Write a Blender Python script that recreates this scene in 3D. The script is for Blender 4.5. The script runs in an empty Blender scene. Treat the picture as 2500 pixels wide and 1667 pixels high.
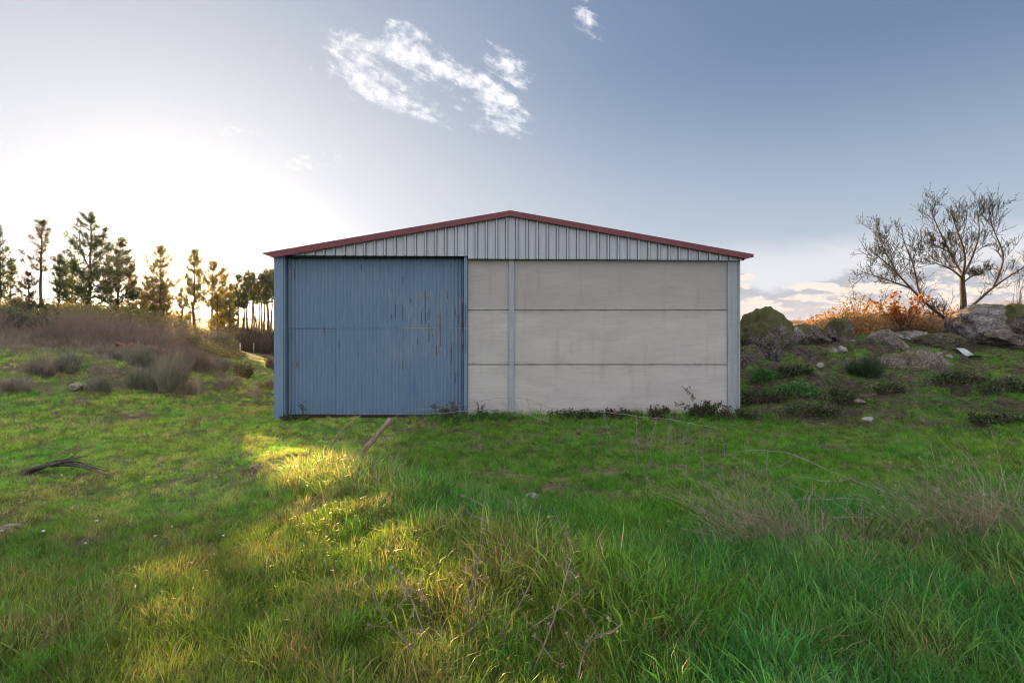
import bpy, math, random
import numpy as np
from mathutils import Vector

# ------------------------------------------------------------------ camera, sky, sun, exposure
S = bpy.context.scene
COL = S.collection
PI = math.pi
FPX, CX, HY = 1250.0, 1250.0, 790.0            # focal length, principal column and eye level in photo pixels

cam_data = bpy.data.cameras.new('camera')
cam = bpy.data.objects.new('camera', cam_data)
COL.objects.link(cam)
cam.rotation_euler = (PI / 2, 0, 0)
cam_data.sensor_width = 36.0
cam_data.lens = 18.0
cam_data.shift_y = -0.0174
cam_data.clip_start = 0.05
cam_data.clip_end = 20000
S.camera = cam

SUN_DIR = Vector((-820, 1250, 122)).normalized()
SUN_EL = math.asin(SUN_DIR.z)
SUN_AZ = math.atan2(SUN_DIR.x, SUN_DIR.y)      # from +Y towards +X

sun_data = bpy.data.lights.new('sun', 'SUN')
sun_data.energy = 5.0
sun_data.angle = math.radians(0.55)
sun_data.color = (1.0, 0.62, 0.27)
sun = bpy.data.objects.new('sun', sun_data)
COL.objects.link(sun)
sun.rotation_euler = SUN_DIR.to_track_quat('Z', 'Y').to_euler()

S.view_settings.view_transform = 'Standard'
S.view_settings.look = 'None'
S.view_settings.gamma = 1.0
S.view_settings.exposure = 2.40
S.view_settings.use_curve_mapping = False
S.render.engine = 'CYCLES'
S.cycles.use_denoising = True
S.cycles.filter_width = 1.1
S.cycles.max_bounces = 6
S.cycles.diffuse_bounces = 3
S.cycles.glossy_bounces = 2
S.cycles.transmission_bounces = 4
S.cycles.transparent_max_bounces = 4
S.cycles.caustics_reflective = False
S.cycles.caustics_refractive = False
S.cycles.sample_clamp_indirect = 6.0


class NT:
    """small helper to write node trees"""
    def __init__(self, tree):
        self.t = tree
        self.n = tree.nodes
        self.l = tree.links

    def node(self, kind, **kw):
        nd = self.n.new(kind)
        for k, v in kw.items():
            setattr(nd, k, v)
        return nd

    def put(self, sock, val):
        if hasattr(val, 'is_output') or isinstance(val, bpy.types.NodeSocket):
            self.l.new(val, sock)
        else:
            if isinstance(val, (tuple, list)) and len(val) == 3 and sock.type == 'RGBA':
                val = (*val, 1.0)
            sock.default_value = val

    def m(self, op, a, b=0.0, c=None, clamp=False):
        nd = self.n.new('ShaderNodeMath')
        nd.operation = op
        nd.use_clamp = clamp
        self.put(nd.inputs[0], a)
        self.put(nd.inputs[1], b)
        if c is not None:
            self.put(nd.inputs[2], c)
        return nd.outputs[0]

    def vm(self, op, a, b=None):
        nd = self.n.new('ShaderNodeVectorMath')
        nd.operation = op
        self.put(nd.inputs[0], a)
        if b is not None:
            self.put(nd.inputs[1], b)
        return nd.outputs['Value'] if op in ('DOT_PRODUCT', 'LENGTH', 'DISTANCE') else nd.outputs[0]

    def mix(self, f, a, b, mode='MIX'):
        nd = self.n.new('ShaderNodeMix')
        nd.data_type = 'RGBA'
        nd.blend_type = mode
        self.put(nd.inputs[0], f)
        self.put(nd.inputs[6], a)
        self.put(nd.inputs[7], b)
        return nd.outputs[2]

    def ss(self, x, lo, hi, a=0.0, b=1.0):
        nd = self.n.new('ShaderNodeMapRange')
        nd.interpolation_type = 'SMOOTHSTEP'
        self.put(nd.inputs[0], x)
        self.put(nd.inputs[1], lo)
        self.put(nd.inputs[2], hi)
        self.put(nd.inputs[3], a)
        self.put(nd.inputs[4], b)
        return nd.outputs[0]

    def noise(self, vec, scale, detail=4.0, rough=0.55, dist=0.0):
        nd = self.n.new('ShaderNodeTexNoise')
        if vec is not None:
            self.put(nd.inputs['Vector'], vec)
        self.put(nd.inputs['Scale'], scale)
        self.put(nd.inputs['Detail'], detail)
        self.put(nd.inputs['Roughness'], rough)
        self.put(nd.inputs['Distortion'], dist)
        return nd.outputs[0]

    def comb(self, x, y, z):
        nd = self.n.new('ShaderNodeCombineXYZ')
        self.put(nd.inputs[0], x)
        self.put(nd.inputs[1], y)
        self.put(nd.inputs[2], z)
        return nd.outputs[0]

    def sep(self, v):
        nd = self.n.new('ShaderNodeSeparateXYZ')
        self.put(nd.inputs[0], v)
        return nd.outputs


# ---- sky: Nishita, with the thin clouds of the evening laid over it by direction
world = bpy.data.worlds.new('World')
S.world = world
world.use_nodes = True
W = NT(world.node_tree)
bg = W.n['Background']
bg.inputs[1].default_value = 0.068
sk = W.node('ShaderNodeTexSky', sky_type='NISHITA')
sk.sun_disc = False
sk.sun_elevation = SUN_EL
sk.sun_rotation = SUN_AZ
sk.air_density = 0.62
sk.dust_density = 0.7
sk.ozone_density = 1.3
dirv = W.node('ShaderNodeTexCoord').outputs['Generated']
dx, dy, dz = W.sep(dirv)
sky = W.mix(1.0, sk.outputs[0], (0.93, 0.83, 0.83), 'MULTIPLY')
# tone curve on the sky colour: very bright sky near the sun is held back
def shoulder(c, piv, gam):
    return W.comb(*[W.m('MULTIPLY', W.m('POWER', W.m('MULTIPLY', W.m('MAXIMUM', q, 0.0), 1.0 / p_), gam), p_) for q, p_ in zip(W.sep(c), piv)])
sky = shoulder(sky, (0.465, 0.675, 1.06), 0.52)
lum = W.vm('DOT_PRODUCT', sky, (0.3, 0.5, 0.2))
sky = W.mix(W.ss(lum, 0.65, 1.75), sky, W.comb(W.m('MULTIPLY', lum, 0.955), lum, W.m('MULTIPLY', lum, 1.11)))
sky = W.mix(W.m('MULTIPLY', W.ss(dz, 0.46, 0.03), 0.72), sky, W.comb(W.m('MAXIMUM', W.sep(sky)[0], 1.75), W.m('MAXIMUM', W.sep(sky)[1], 1.98), W.m('MAXIMUM', W.sep(sky)[2], 2.22)))
ysafe = W.m('MAXIMUM', dy, 0.02)
u = W.m('DIVIDE', dx, ysafe)                   # tangent coordinates of a direction ahead
v = W.m('DIVIDE', dz, ysafe)
ahead = W.ss(dy, 0.1, 0.4)
sund = W.vm('DOT_PRODUCT', dirv, tuple(SUN_DIR))


sky = W.mix(W.m('MULTIPLY', W.m('POWER', W.m('MAXIMUM', sund, 0.0), 6.5), 0.62), sky, (2.66, 2.74, 2.9))


def blob(px, py, rx, ry, ang=0.0):
    cu, cv = (px - CX) / FPX, (HY - py) / FPX
    a = W.m('SUBTRACT', u, cu)
    b = W.m('SUBTRACT', v, cv)
    ca, sa = math.cos(ang), math.sin(ang)
    p = W.m('ADD', W.m('MULTIPLY', a, ca * FPX / rx), W.m('MULTIPLY', b, sa * FPX / rx))
    q = W.m('ADD', W.m('MULTIPLY', a, -sa * FPX / ry), W.m('MULTIPLY', b, ca * FPX / ry))
    r2 = W.m('ADD', W.m('MULTIPLY', p, p), W.m('MULTIPLY', q, q))
    return W.m('POWER', 2.718, W.m('MULTIPLY', r2, -1.0))


def addall(xs):
    r = xs[0]
    for x in xs[1:]:
        r = W.m('ADD', r, x)
    return r


uv = W.comb(W.m('ADD', W.m('MULTIPLY', u, 0.86), W.m('MULTIPLY', v, -0.5)),
            W.m('ADD', W.m('MULTIPLY', u, 0.5), W.m('MULTIPLY', v, 0.86)), 0.3)
uvs = W.comb(W.m('ADD', W.m('MULTIPLY', u, 0.55), W.m('MULTIPLY', v, 0.25)),
             W.m('SUBTRACT', W.m('MULTIPLY', v, 1.3), W.m('MULTIPLY', u, -0.55)), 1.7)
n1 = W.noise(uvs, 13.0, 9.0, 0.66, 0.5)
n2 = W.noise(uv, 38.0, 7.0, 0.66, 0.3)
nn = W.m('ADD', W.m('MULTIPLY', n1, 0.7), W.m('MULTIPLY', n2, 0.3))
high = addall([blob(860, 145, 125, 50, -0.25), blob(935, 240, 120, 75, -0.45), blob(1065, 210, 100, 46, -0.4), W.m('MULTIPLY', blob(1150, 210, 150, 100, -0.2), 0.55), W.m('MULTIPLY', blob(985, 120, 110, 50, -0.3), 0.5),
               blob(1225, 205, 55, 70, 0.2), blob(1230, 295, 75, 32, -0.1), blob(985, 70, 65, 30, -0.3),
               blob(1425, 45, 42, 55, 0.5), W.m('MULTIPLY', blob(590, 325, 120, 20, -0.15), 0.8),
               W.m('MULTIPLY', blob(790, 390, 120, 26, 0.05), 0.75)])
high = W.m('MINIMUM', high, 1.0)
ca = W.m('MULTIPLY', W.ss(W.m('ADD', nn, W.m('MULTIPLY', high, 0.18)), 0.595, 0.775), 0.92)
ca = W.m('MULTIPLY', W.m('MULTIPLY', ca, ahead), W.ss(high, 0.06, 0.35))
# veil of thin cirrus whitening the lower sky to the right
edge = W.m('SUBTRACT', W.m('ADD', W.m('MULTIPLY', u, 0.075), 0.118), v)
veil = W.m('MULTIPLY', W.ss(W.m('ADD', edge, W.m('MULTIPLY', W.m('SUBTRACT', n1, 0.5), 0.05)), -0.03, 0.05), W.ss(u, 0.1, 0.5))
veil = W.m('MULTIPLY', veil, ahead)
sky = W.mix(W.m('MULTIPLY', veil, 0.62), sky, (2.75, 2.68, 2.70))
# grey evening clouds low on the right, their upper rims warm
uvl = W.comb(W.m('MULTIPLY', u, 1.0), W.m('MULTIPLY', v, 3.2), 4.2)
nl = W.noise(uvl, 8.5, 7.0, 0.6, 0.3)
nl2 = W.noise(W.vm('ADD', uvl, (0.012, 0.05, 0.0)), 8.5, 7.0, 0.6, 0.3)
low = addall([blob(1810, 675, 40, 9), blob(1845, 722, 80, 22, -0.08), blob(1900, 768, 120, 26), blob(2090, 693, 200, 24, 0.1),
              blob(2300, 690, 230, 40), blob(2250, 745, 300, 26), blob(2480, 660, 90, 34)])
lowm = W.m('MULTIPLY', W.ss(W.m('ADD', nl, W.m('MULTIPLY', low, 0.40)), 0.62, 0.84), W.m('MULTIPLY', ahead, W.ss(low, 0.05, 0.3)))
rim = W.ss(W.m('SUBTRACT', nl, nl2), -0.02, 0.07)
lowc = W.mix(rim, (1.42, 1.46, 1.62), (3.0, 2.55, 2.2))
sky = W.mix(W.m('MULTIPLY', lowm, 0.85), sky, lowc)
warmlow = W.m('MULTIPLY', W.m('MULTIPLY', W.ss(v, 0.075, 0.0), W.ss(u, 0.15, 0.5)), W.m('MULTIPLY', ahead, 0.45))
sky = W.mix(warmlow, sky, (3.1, 2.5, 2.15))
sky = W.mix(ca, sky, W.mix(W.ss(n2, 0.35, 0.6), (2.35, 2.42, 2.6), (3.3, 3.28, 3.35)))
# brighter cloud and pale horizon added out of view to lift the ground light
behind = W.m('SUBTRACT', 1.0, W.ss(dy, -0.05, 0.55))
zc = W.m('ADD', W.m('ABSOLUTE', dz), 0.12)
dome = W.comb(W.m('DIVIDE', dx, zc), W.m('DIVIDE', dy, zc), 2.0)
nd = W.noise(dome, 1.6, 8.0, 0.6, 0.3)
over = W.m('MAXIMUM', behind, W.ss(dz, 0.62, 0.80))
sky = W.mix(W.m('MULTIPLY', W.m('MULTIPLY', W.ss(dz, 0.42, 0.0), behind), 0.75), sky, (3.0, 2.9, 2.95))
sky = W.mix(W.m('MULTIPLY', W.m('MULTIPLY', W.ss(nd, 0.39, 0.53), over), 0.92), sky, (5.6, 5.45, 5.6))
# the sun itself and the bright air right round it
disc = W.ss(sund, math.cos(math.radians(0.75)), math.cos(math.radians(0.45)))
halo = W.m('POWER', W.m('MAXIMUM', sund, 0.0), 900.0)
sky = W.mix(1.0, sky, W.mix(disc, (0, 0, 0), (420, 330, 190)), 'ADD')
sky = W.mix(1.0, sky, W.mix(halo, (0, 0, 0), (8, 6.8, 5.0)), 'ADD')
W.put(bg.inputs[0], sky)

# ------------------------------------------------------------------ helpers
rng = np.random.default_rng(7)
random.seed(7)


def wp(px, py, Y):
    """the point at depth Y that shows at photo pixel (px, py)"""
    return np.array([(px - CX) / FPX * Y, Y, (HY - py) / FPX * Y])


def hash3(i, j, k, seed):
    h = (i * 374761393 + j * 668265263 + k * 2147483647 + seed * 974634777) & 0xffffffff
    h = ((h ^ (h >> 13)) * 1274126177) & 0xffffffff
    h = h ^ (h >> 16)
    return (h & 0xffff) / 65535.0


def vnoise(p, seed=0):
    p = np.asarray(p, float)
    i = np.floor(p).astype(np.int64)
    f = p - i
    f = f * f * (3 - 2 * f)
    out = 0
    for a in (0, 1):
        for b in (0, 1):
            for c in (0, 1):
                w = (f[:, 0] if a else 1 - f[:, 0]) * (f[:, 1] if b else 1 - f[:, 1]) * (f[:, 2] if c else 1 - f[:, 2])
                out = out + w * hash3(i[:, 0] + a, i[:, 1] + b, i[:, 2] + c, seed)
    return out


def fbm(p, octv=4, seed=0):
    p = np.asarray(p, float)
    s, a, tot = 0, 0.5, 0
    for o in range(octv):
        s = s + a * vnoise(p * 2 ** o + 17.3 * o, seed + o)
        tot += a
        a *= 0.5
    return s / tot


def fbm2(x, y, sc, octv=4, seed=0):
    x = np.asarray(x, float).ravel()
    y = np.asarray(y, float).ravel()
    return fbm(np.stack([x * sc, y * sc, np.full_like(x, 0.37)], 1), octv, seed)


class MB:
    """collects geometry and links it as one mesh object"""
    def __init__(self):
        self.v, self.q, self.t, self.n = [], [], [], 0

    def add(self, v, quads=None, tris=None):
        v = np.asarray(v, float).reshape(-1, 3)
        if quads is not None and len(quads):
            self.q.append(np.asarray(quads, np.int64).reshape(-1, 4) + self.n)
        if tris is not None and len(tris):
            self.t.append(np.asarray(tris, np.int64).reshape(-1, 3) + self.n)
        self.v.append(v)
        self.n += len(v)
        return self

    def box(self, lo, hi):
        x0, y0, z0 = lo
        x1, y1, z1 = hi
        self.add([(x0, y0, z0), (x1, y0, z0), (x1, y1, z0), (x0, y1, z0), (x0, y0, z1), (x1, y0, z1), (x1, y1, z1), (x0, y1, z1)],
                 [(0, 3, 2, 1), (4, 5, 6, 7), (0, 1, 5, 4), (1, 2, 6, 5), (2, 3, 7, 6), (3, 0, 4, 7)])
        return self

    def prism(self, poly, y0, y1):
        """polygon given as (x, z) pairs, extruded from y0 to y1 (fan caps: convex only)"""
        n = len(poly)
        v = [(x, y0, z) for x, z in poly] + [(x, y1, z) for x, z in poly]
        q = [(i, (i + 1) % n, n + (i + 1) % n, n + i) for i in range(n)]
        t = [(0, i + 1, i) for i in range(1, n - 1)] + [(n, n + i, n + i + 1) for i in range(1, n - 1)]
        return self.add(v, q, t)

    def tube(self, pts, rad, sides=5, cap=True):
        pts = np.asarray(pts, float)
        n = len(pts)
        rad = np.broadcast_to(np.asarray(rad, float), (n,))
        tan = np.gradient(pts, axis=0)
        tan /= np.linalg.norm(tan, axis=1)[:, None] + 1e-9
        ref = np.array([0.31, 0.87, 0.11]) if abs(tan[0][2]) > 0.7 else np.array([0.1, 0.2, 1.0])
        a = np.cross(tan, ref)
        a /= np.linalg.norm(a, axis=1)[:, None] + 1e-9
        b = np.cross(tan, a)
        th = np.arange(sides) * 2 * PI / sides
        ring = pts[:, None, :] + rad[:, None, None] * (np.cos(th)[None, :, None] * a[:, None, :] + np.sin(th)[None, :, None] * b[:, None, :])
        v = ring.reshape(-1, 3)
        q = []
        for i in range(n - 1):
            for s in range(sides):
                s2 = (s + 1) % sides
                q.append((i * sides + s, i * sides + s2, (i + 1) * sides + s2, (i + 1) * sides + s))
        t = []
        if cap and sides >= 3:
            t += [(0, s + 1, s) for s in range(1, sides - 1)]
            o = (n - 1) * sides
            t += [(o, o + s, o + s + 1) for s in range(1, sides - 1)]
        return self.add(v, q, t)

    def cards(self, c, d, length, width, up=None, tip=True):
        """leaf- or needle-shaped blades: base c, direction d"""
        c = np.asarray(c, float)
        d = np.asarray(d, float)
        d = d / (np.linalg.norm(d, axis=1)[:, None] + 1e-9)
        n = len(c)
        r = rng.normal(size=(n, 3)) if up is None else up
        s = np.cross(d, r)
        s /= np.linalg.norm(s, axis=1)[:, None] + 1e-9
        L = np.broadcast_to(np.asarray(length, float), (n,))[:, None]
        Wd = np.broadcast_to(np.asarray(width, float), (n,))[:, None]
        if tip:       # a triangle
            v = np.stack([c - s * Wd / 2, c + s * Wd / 2, c + d * L], 1).reshape(-1, 3)
            return self.add(v, None, np.arange(3 * n).reshape(-1, 3))
        v = np.stack([c, c + d * L * 0.45 + s * Wd / 2, c + d * L, c + d * L * 0.45 - s * Wd / 2], 1).reshape(-1, 3)
        return self.add(v, np.arange(4 * n).reshape(-1, 4))

    def mesh(self, name, mat, smooth=False):
        me = bpy.data.meshes.new(name)
        v = np.concatenate(self.v) if self.v else np.zeros((0, 3))
        q = np.concatenate(self.q) if self.q else np.zeros((0, 4), np.int64)
        t = np.concatenate(self.t) if self.t else np.zeros((0, 3), np.int64)
        me.vertices.add(len(v))
        me.vertices.foreach_set('co', v.astype(np.float32).ravel())
        me.loops.add(q.size + t.size)
        me.loops.foreach_set('vertex_index', np.concatenate([q.ravel(), t.ravel()]).astype(np.int32))
        me.polygons.add(len(q) + len(t))
        ls = np.concatenate([np.arange(len(q)) * 4, q.size + np.arange(len(t)) * 3]).astype(np.int32)
        me.polygons.foreach_set('loop_start', ls)
        me.polygons.foreach_set('use_smooth', np.full(len(q) + len(t), smooth))
        me.update(calc_edges=True)
        if mat is not None:
            me.materials.append(mat)
        return me

    def build(self, name, mat, parent=None, smooth=False, **props):
        o = bpy.data.objects.new(name, self.mesh(name, mat, smooth))
        COL.objects.link(o)
        if parent is not None:
            o.parent = parent
        for k, val in props.items():
            o[k] = val
        return o


def thing(name, label, cat, loc=(0, 0, 0), group=None):
    o = bpy.data.objects.new(name, None)
    COL.objects.link(o)
    o.empty_display_size = 0.1
    o.location = loc
    o['label'] = label
    o['category'] = cat
    if group:
        o['group'] = group
    return o


# ------------------------------------------------------------------ materials
def mat_new(name):
    m = bpy.data.materials.new(name)
    m.use_nodes = True
    T = NT(m.node_tree)
    p = T.n['Principled BSDF']
    return m, T, p


def pos_of(T):
    return T.node('ShaderNodeNewGeometry').outputs['Position']


def bump(T, p, h, strength=0.4, dist=0.02):
    b = T.node('ShaderNodeBump')
    b.inputs['Strength'].default_value = strength
    b.inputs['Distance'].default_value = dist
    T.put(b.inputs['Height'], h)
    T.put(p.inputs['Normal'], b.outputs[0])


def leafy(name, c1, c2, scale=3.0, trans=0.4, c3=None, rough=0.55):
    """thin leaf, needle or stem: two tones by position, light passing through"""
    m, T, p = mat_new(name)
    P = pos_of(T)
    f = T.ss(T.noise(P, scale, 3.0), 0.35, 0.65)
    col = T.mix(f, c1, c2)
    if c3 is not None:
        col = T.mix(T.ss(T.noise(P, scale * 0.37, 2.0), 0.52, 0.66), col, c3)
    T.put(p.inputs['Base Color'], col)
    p.inputs['Roughness'].default_value = rough
    p.inputs['Specular IOR Level'].default_value = 0.25
    if trans > 0:
        tr = T.node('ShaderNodeBsdfTranslucent')
        T.put(tr.inputs[0], col)
        mx = T.node('ShaderNodeMixShader')
        mx.inputs[0].default_value = trans
        T.l.new(p.outputs[0], mx.inputs[1])
        T.l.new(tr.outputs[0], mx.inputs[2])
        T.l.new(mx.outputs[0], T.n['Material Output'].inputs[0])
    return m


def plain(name, c1, c2, scale=6.0, rough=0.7, bmp=0.0, metal=0.0, stretch=(1, 1, 1)):
    m, T, p = mat_new(name)
    P = T.vm('MULTIPLY', pos_of(T), stretch)
    n = T.noise(P, scale, 6.0, 0.6)
    T.put(p.inputs['Base Color'], T.mix(T.ss(n, 0.3, 0.7), c1, c2))
    p.inputs['Roughness'].default_value = rough
    p.inputs['Metallic'].default_value = metal
    if bmp:
        bump(T, p, n, bmp)
    return m


M = {}

# painted blue corrugated steel with flaked paint, grey undercoat and rust streaks
m, T, p = mat_new('blue_paint')
P = pos_of(T)
x, y, z = T.sep(P)
streak = T.noise(T.comb(T.m('MULTIPLY', x, 22.0), 0.0, T.m('MULTIPLY', z, 1.1)), 1.0, 4.0, 0.6)
fine = T.noise(T.comb(T.m('MULTIPLY', x, 60.0), 0.0, T.m('MULTIPLY', z, 2.2)), 1.0, 5.0, 0.65)
cloud = T.noise(P, 1.3, 4.0, 0.55)
base = T.mix(T.ss(streak, 0.25, 0.75), (0.098, 0.168, 0.258), (0.132, 0.208, 0.302))
base = T.mix(T.m('MULTIPLY', T.ss(cloud, 0.40, 0.7), 0.35), base, (0.15, 0.21, 0.29))
# wear is heavier on the right half of the door, at mid height
wx = T.ss(x, -5.0, -2.3)
wz = T.m('MULTIPLY', T.ss(z, -1.9, -0.6), T.ss(z, 1.35, 0.7))
wear = T.m('ADD', 0.125, T.m('MULTIPLY', T.m('MULTIPLY', wx, wz), 0.150))
patch = T.noise(T.comb(T.m('MULTIPLY', x, 15.0), 0.0, T.m('MULTIPLY', z, 2.2)), 1.0, 6.0, 0.7)
flake = T.ss(T.m('ADD', T.m('MULTIPLY', patch, 0.72), T.m('MULTIPLY', fine, 0.28)), T.m('SUBTRACT', 0.765, wear), T.m('SUBTRACT', 0.83, wear))
base = T.mix(T.m('MULTIPLY', flake, 0.42), base, (0.245, 0.25, 0.25))
cell = T.m('MULTIPLY', T.m('ADD', x, 5.523), 1 / 0.0925)
ph = T.m('FRACT', cell)
valley = T.ss(T.m('ABSOLUTE', T.m('SUBTRACT', ph, 0.5)), 0.13, 0.07)
rn = T.noise(T.comb(T.m('MULTIPLY', T.m('FLOOR', cell), 7.31), 3.7, T.m('MULTIPLY', z, 1.25)), 1.0, 3.0, 0.5)
rthr = T.m('SUBTRACT', 0.812, T.m('MULTIPLY', wear, 0.86))
rust = T.m('MULTIPLY', valley, T.ss(rn, rthr, T.m('ADD', rthr, 0.012)))
spot = T.ss(T.m('ADD', T.m('MULTIPLY', rn, 0.5), T.m('MULTIPLY', patch, 0.5)), T.m('SUBTRACT', 0.77, T.m('MULTIPLY', wear, 0.5)), T.m('SUBTRACT', 0.79, T.m('MULTIPLY', wear, 0.5)))
rust = T.m('MAXIMUM', T.m('MULTIPLY', rust, 0.9), T.m('MULTIPLY', spot, 0.8))
base = T.mix(rust, base, T.mix(T.ss(fine, 0.4, 0.6), (0.028, 0.016, 0.012), (0.10, 0.045, 0.022)))
lap = T.ss(T.m('ABSOLUTE', T.m('ADD', z, 0.112)), 0.022, 0.008)
lap = T.m('MULTIPLY', lap, T.ss(x, -5.53, -5.50))
base = T.mix(T.m('MULTIPLY', lap, T.ss(cloud, 0.3, 0.55)), base, T.mix(T.ss(x, -3.4, -2.4), (0.075, 0.14, 0.235), (0.24, 0.27, 0.30)))
# dark smudge low on the door
sm = T.m('ADD', T.m('POWER', T.m('MULTIPLY', T.m('ADD', x, 2.43), 5.5), 2.0), T.m('POWER', T.m('MULTIPLY', T.m('ADD', z, 1.58), 5.0), 2.0))
sm = T.m('MULTIPLY', T.m('POWER', 2.718, T.m('MULTIPLY', sm, -1.0)), T.ss(cloud, 0.25, 0.6))
base = T.mix(T.m('MULTIPLY', sm, 0.75), base, (0.05, 0.12, 0.26))
T.put(p.inputs['Base Color'], base)
p.inputs['Roughness'].default_value = 0.55
p.inputs['Specular IOR Level'].default_value = 0.3
bump(T, p, streak, 0.15, 0.004)
M['blue'] = m

# precast concrete panels: pale, trowel-dragged sideways, water streaks, rusty drips
m, T, p = mat_new('concrete')
P = pos_of(T)
x, y, z = T.sep(P)
g1 = T.noise(T.comb(T.m('MULTIPLY', x, 0.7), y, T.m('MULTIPLY', z, 2.6)), 1.4, 6.0, 0.6)
g2 = T.noise(T.comb(T.m('MULTIPLY', x, 3.0), y, T.m('MULTIPLY', z, 40.0)), 1.0, 4.0, 0.6)
g3 = T.noise(P, 28.0, 5.0, 0.65)
col = T.mix(T.ss(g1, 0.25, 0.75), (0.35, 0.333, 0.33), (0.42, 0.402, 0.396))
col = T.mix(T.m('MULTIPLY', T.ss(g2, 0.48, 0.72), 0.35), col, (0.25, 0.238, 0.238))
col = T.mix(T.m('MULTIPLY', T.ss(g3, 0.62, 0.75), 0.4), col, (0.21, 0.20, 0.20))
ver = T.noise(T.comb(T.m('MULTIPLY', x, 5.0), 0.0, T.m('MULTIPLY', z, 0.55)), 1.0, 5.0, 0.6)
col = T.mix(T.m('MULTIPLY', T.ss(ver, 0.54, 0.74), 0.38), col, (0.26, 0.225, 0.22))
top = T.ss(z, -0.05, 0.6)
col = T.mix(T.m('MULTIPLY', top, 0.42), col, (0.215, 0.203, 0.20))  # eave shade and dirt painted in towards the top
# grime along the panel joints
for zj in (0.32, -1.0):
    dj = T.m('ABSOLUTE', T.m('SUBTRACT', z, zj))
    jj = T.m('MULTIPLY', T.ss(dj, 0.10, 0.0), T.ss(T.noise(T.comb(T.m('MULTIPLY', x, 3.0), 0.0, T.m('MULTIPLY', z, 9.0)), 1.0, 4.0), 0.4, 0.7))
    col = T.mix(T.m('MULTIPLY', jj, 0.5), col, (0.17, 0.155, 0.155))
spots = T.m('MULTIPLY', T.ss(T.m('ABSOLUTE', T.m('ADD', x, 1.0)), 0.03, 0.0), T.ss(T.noise(T.comb(T.m('MULTIPLY', x, 20.0), 0.0, T.m('MULTIPLY', z, 9.0)), 1.0, 3.0), 0.52, 0.6))
col = T.mix(T.m('MULTIPLY', spots, T.m('MULTIPLY', T.ss(z, 0.4, 0.7), 0.6)), col, (0.27, 0.17, 0.13))
lowd = T.ss(T.m('ADD', z, T.m('MULTIPLY', g1, 0.5)), -1.55, -2.1)
col = T.mix(T.m('MULTIPLY', lowd, 0.3), col, (0.25, 0.24, 0.215))
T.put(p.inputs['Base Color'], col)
p.inputs['Roughness'].default_value = 0.9
bump(T, p, T.m('ADD', T.m('MULTIPLY', g2, 0.5), g3), 0.25, 0.006)
M['concrete'] = m

# galvanised / grey coated sheet
m, T, p = mat_new('grey_sheet')
P = pos_of(T)
x, y, z = T.sep(P)
n = T.noise(T.comb(T.m('MULTIPLY', x, 14.0), 0.0, T.m('MULTIPLY', z, 0.7)), 1.0, 5.0, 0.6)
oi = T.node('ShaderNodeObjectInfo')
col = T.mix(T.ss(n, 0.3, 0.7), (0.285, 0.315, 0.355), (0.365, 0.395, 0.435))
col = T.mix(T.m('MULTIPLY', oi.outputs['Random'], 0.25), col, (0.36, 0.40, 0.46))
drip = T.m('MULTIPLY', T.ss(T.noise(T.comb(T.m('MULTIPLY', x, 30.0), 2.0, T.m('MULTIPLY', z, 0.5)), 1.0, 3.0), 0.62, 0.75), 0.3)
col = T.mix(drip, col, (0.30, 0.32, 0.34))
T.put(p.inputs['Base Color'], col)
p.inputs['Metallic'].default_value = 0.1
p.inputs['Roughness'].default_value = 0.45
M['sheet'] = m

m, T, p = mat_new('steel_column')
P = pos_of(T)
x, y, z = T.sep(P)
n = T.noise(T.comb(T.m('MULTIPLY', x, 26.0), 0.0, T.m('MULTIPLY', z, 1.2)), 1.0, 6.0, 0.65)
n2 = T.noise(P, 7.0, 5.0, 0.6)
col = T.mix(T.ss(n, 0.3, 0.7), (0.215, 0.235, 0.265), (0.30, 0.325, 0.36))
col = T.mix(T.ss(T.m('ADD', T.m('MULTIPLY', n, 0.6), T.m('MULTIPLY', n2, 0.4)), 0.61, 0.70), col, (0.16, 0.095, 0.065))
col = T.mix(T.m('MULTIPLY', T.ss(n2, 0.5, 0.75), 0.4), col, (0.17, 0.18, 0.20))
T.put(p.inputs['Base Color'], col)
p.inputs['Roughness'].default_value = 0.6
M['steel'] = m

M['red'] = plain('red_coating', (0.105, 0.017, 0.028), (0.135, 0.025, 0.037), 2.5, 0.5, 0.0, 0.0, (0.6, 1, 4))
M['dark'] = plain('dark_gap', (0.012, 0.012, 0.013), (0.02, 0.019, 0.018), 8, 0.9)
M['lock'] = plain('worn_lock', (0.30, 0.28, 0.26), (0.05, 0.035, 0.03), 30, 0.5)
M['bark'] = plain('pine_bark', (0.050, 0.034, 0.026), (0.11, 0.075, 0.055), 9, 0.9, 0.6, 0, (1, 1, 0.3))
M['grey_bark'] = plain('grey_bark', (0.035, 0.028, 0.025), (0.080, 0.066, 0.056), 7, 0.9, 0.5, 0, (1, 1, 0.35))
M['dry_wood'] = plain('dry_wood', (0.15, 0.11, 0.085), (0.28, 0.215, 0.165), 12, 0.85, 0.5, 0, (1, 1, 0.3))
M['dead_wood'] = plain('dead_wood', (0.035, 0.028, 0.026), (0.085, 0.068, 0.06), 12, 0.9, 0.5)
M['wire'] = plain('old_wire', (0.15, 0.145, 0.145), (0.28, 0.275, 0.28), 20, 0.55, 0, 0.3)
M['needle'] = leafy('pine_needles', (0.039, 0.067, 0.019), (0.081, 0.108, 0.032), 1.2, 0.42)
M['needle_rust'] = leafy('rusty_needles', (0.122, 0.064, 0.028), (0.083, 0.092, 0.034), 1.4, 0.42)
M['needle_gold'] = leafy('sunlit_needles', (0.16, 0.15, 0.035), (0.25, 0.19, 0.05), 1.2, 0.6)  # glow of the sun behind is painted into the needle colour
M['heath'] = leafy('heather_stems', (0.175, 0.128, 0.112), (0.255, 0.178, 0.15), 0.45, 0.22, (0.165, 0.155, 0.12))
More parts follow.
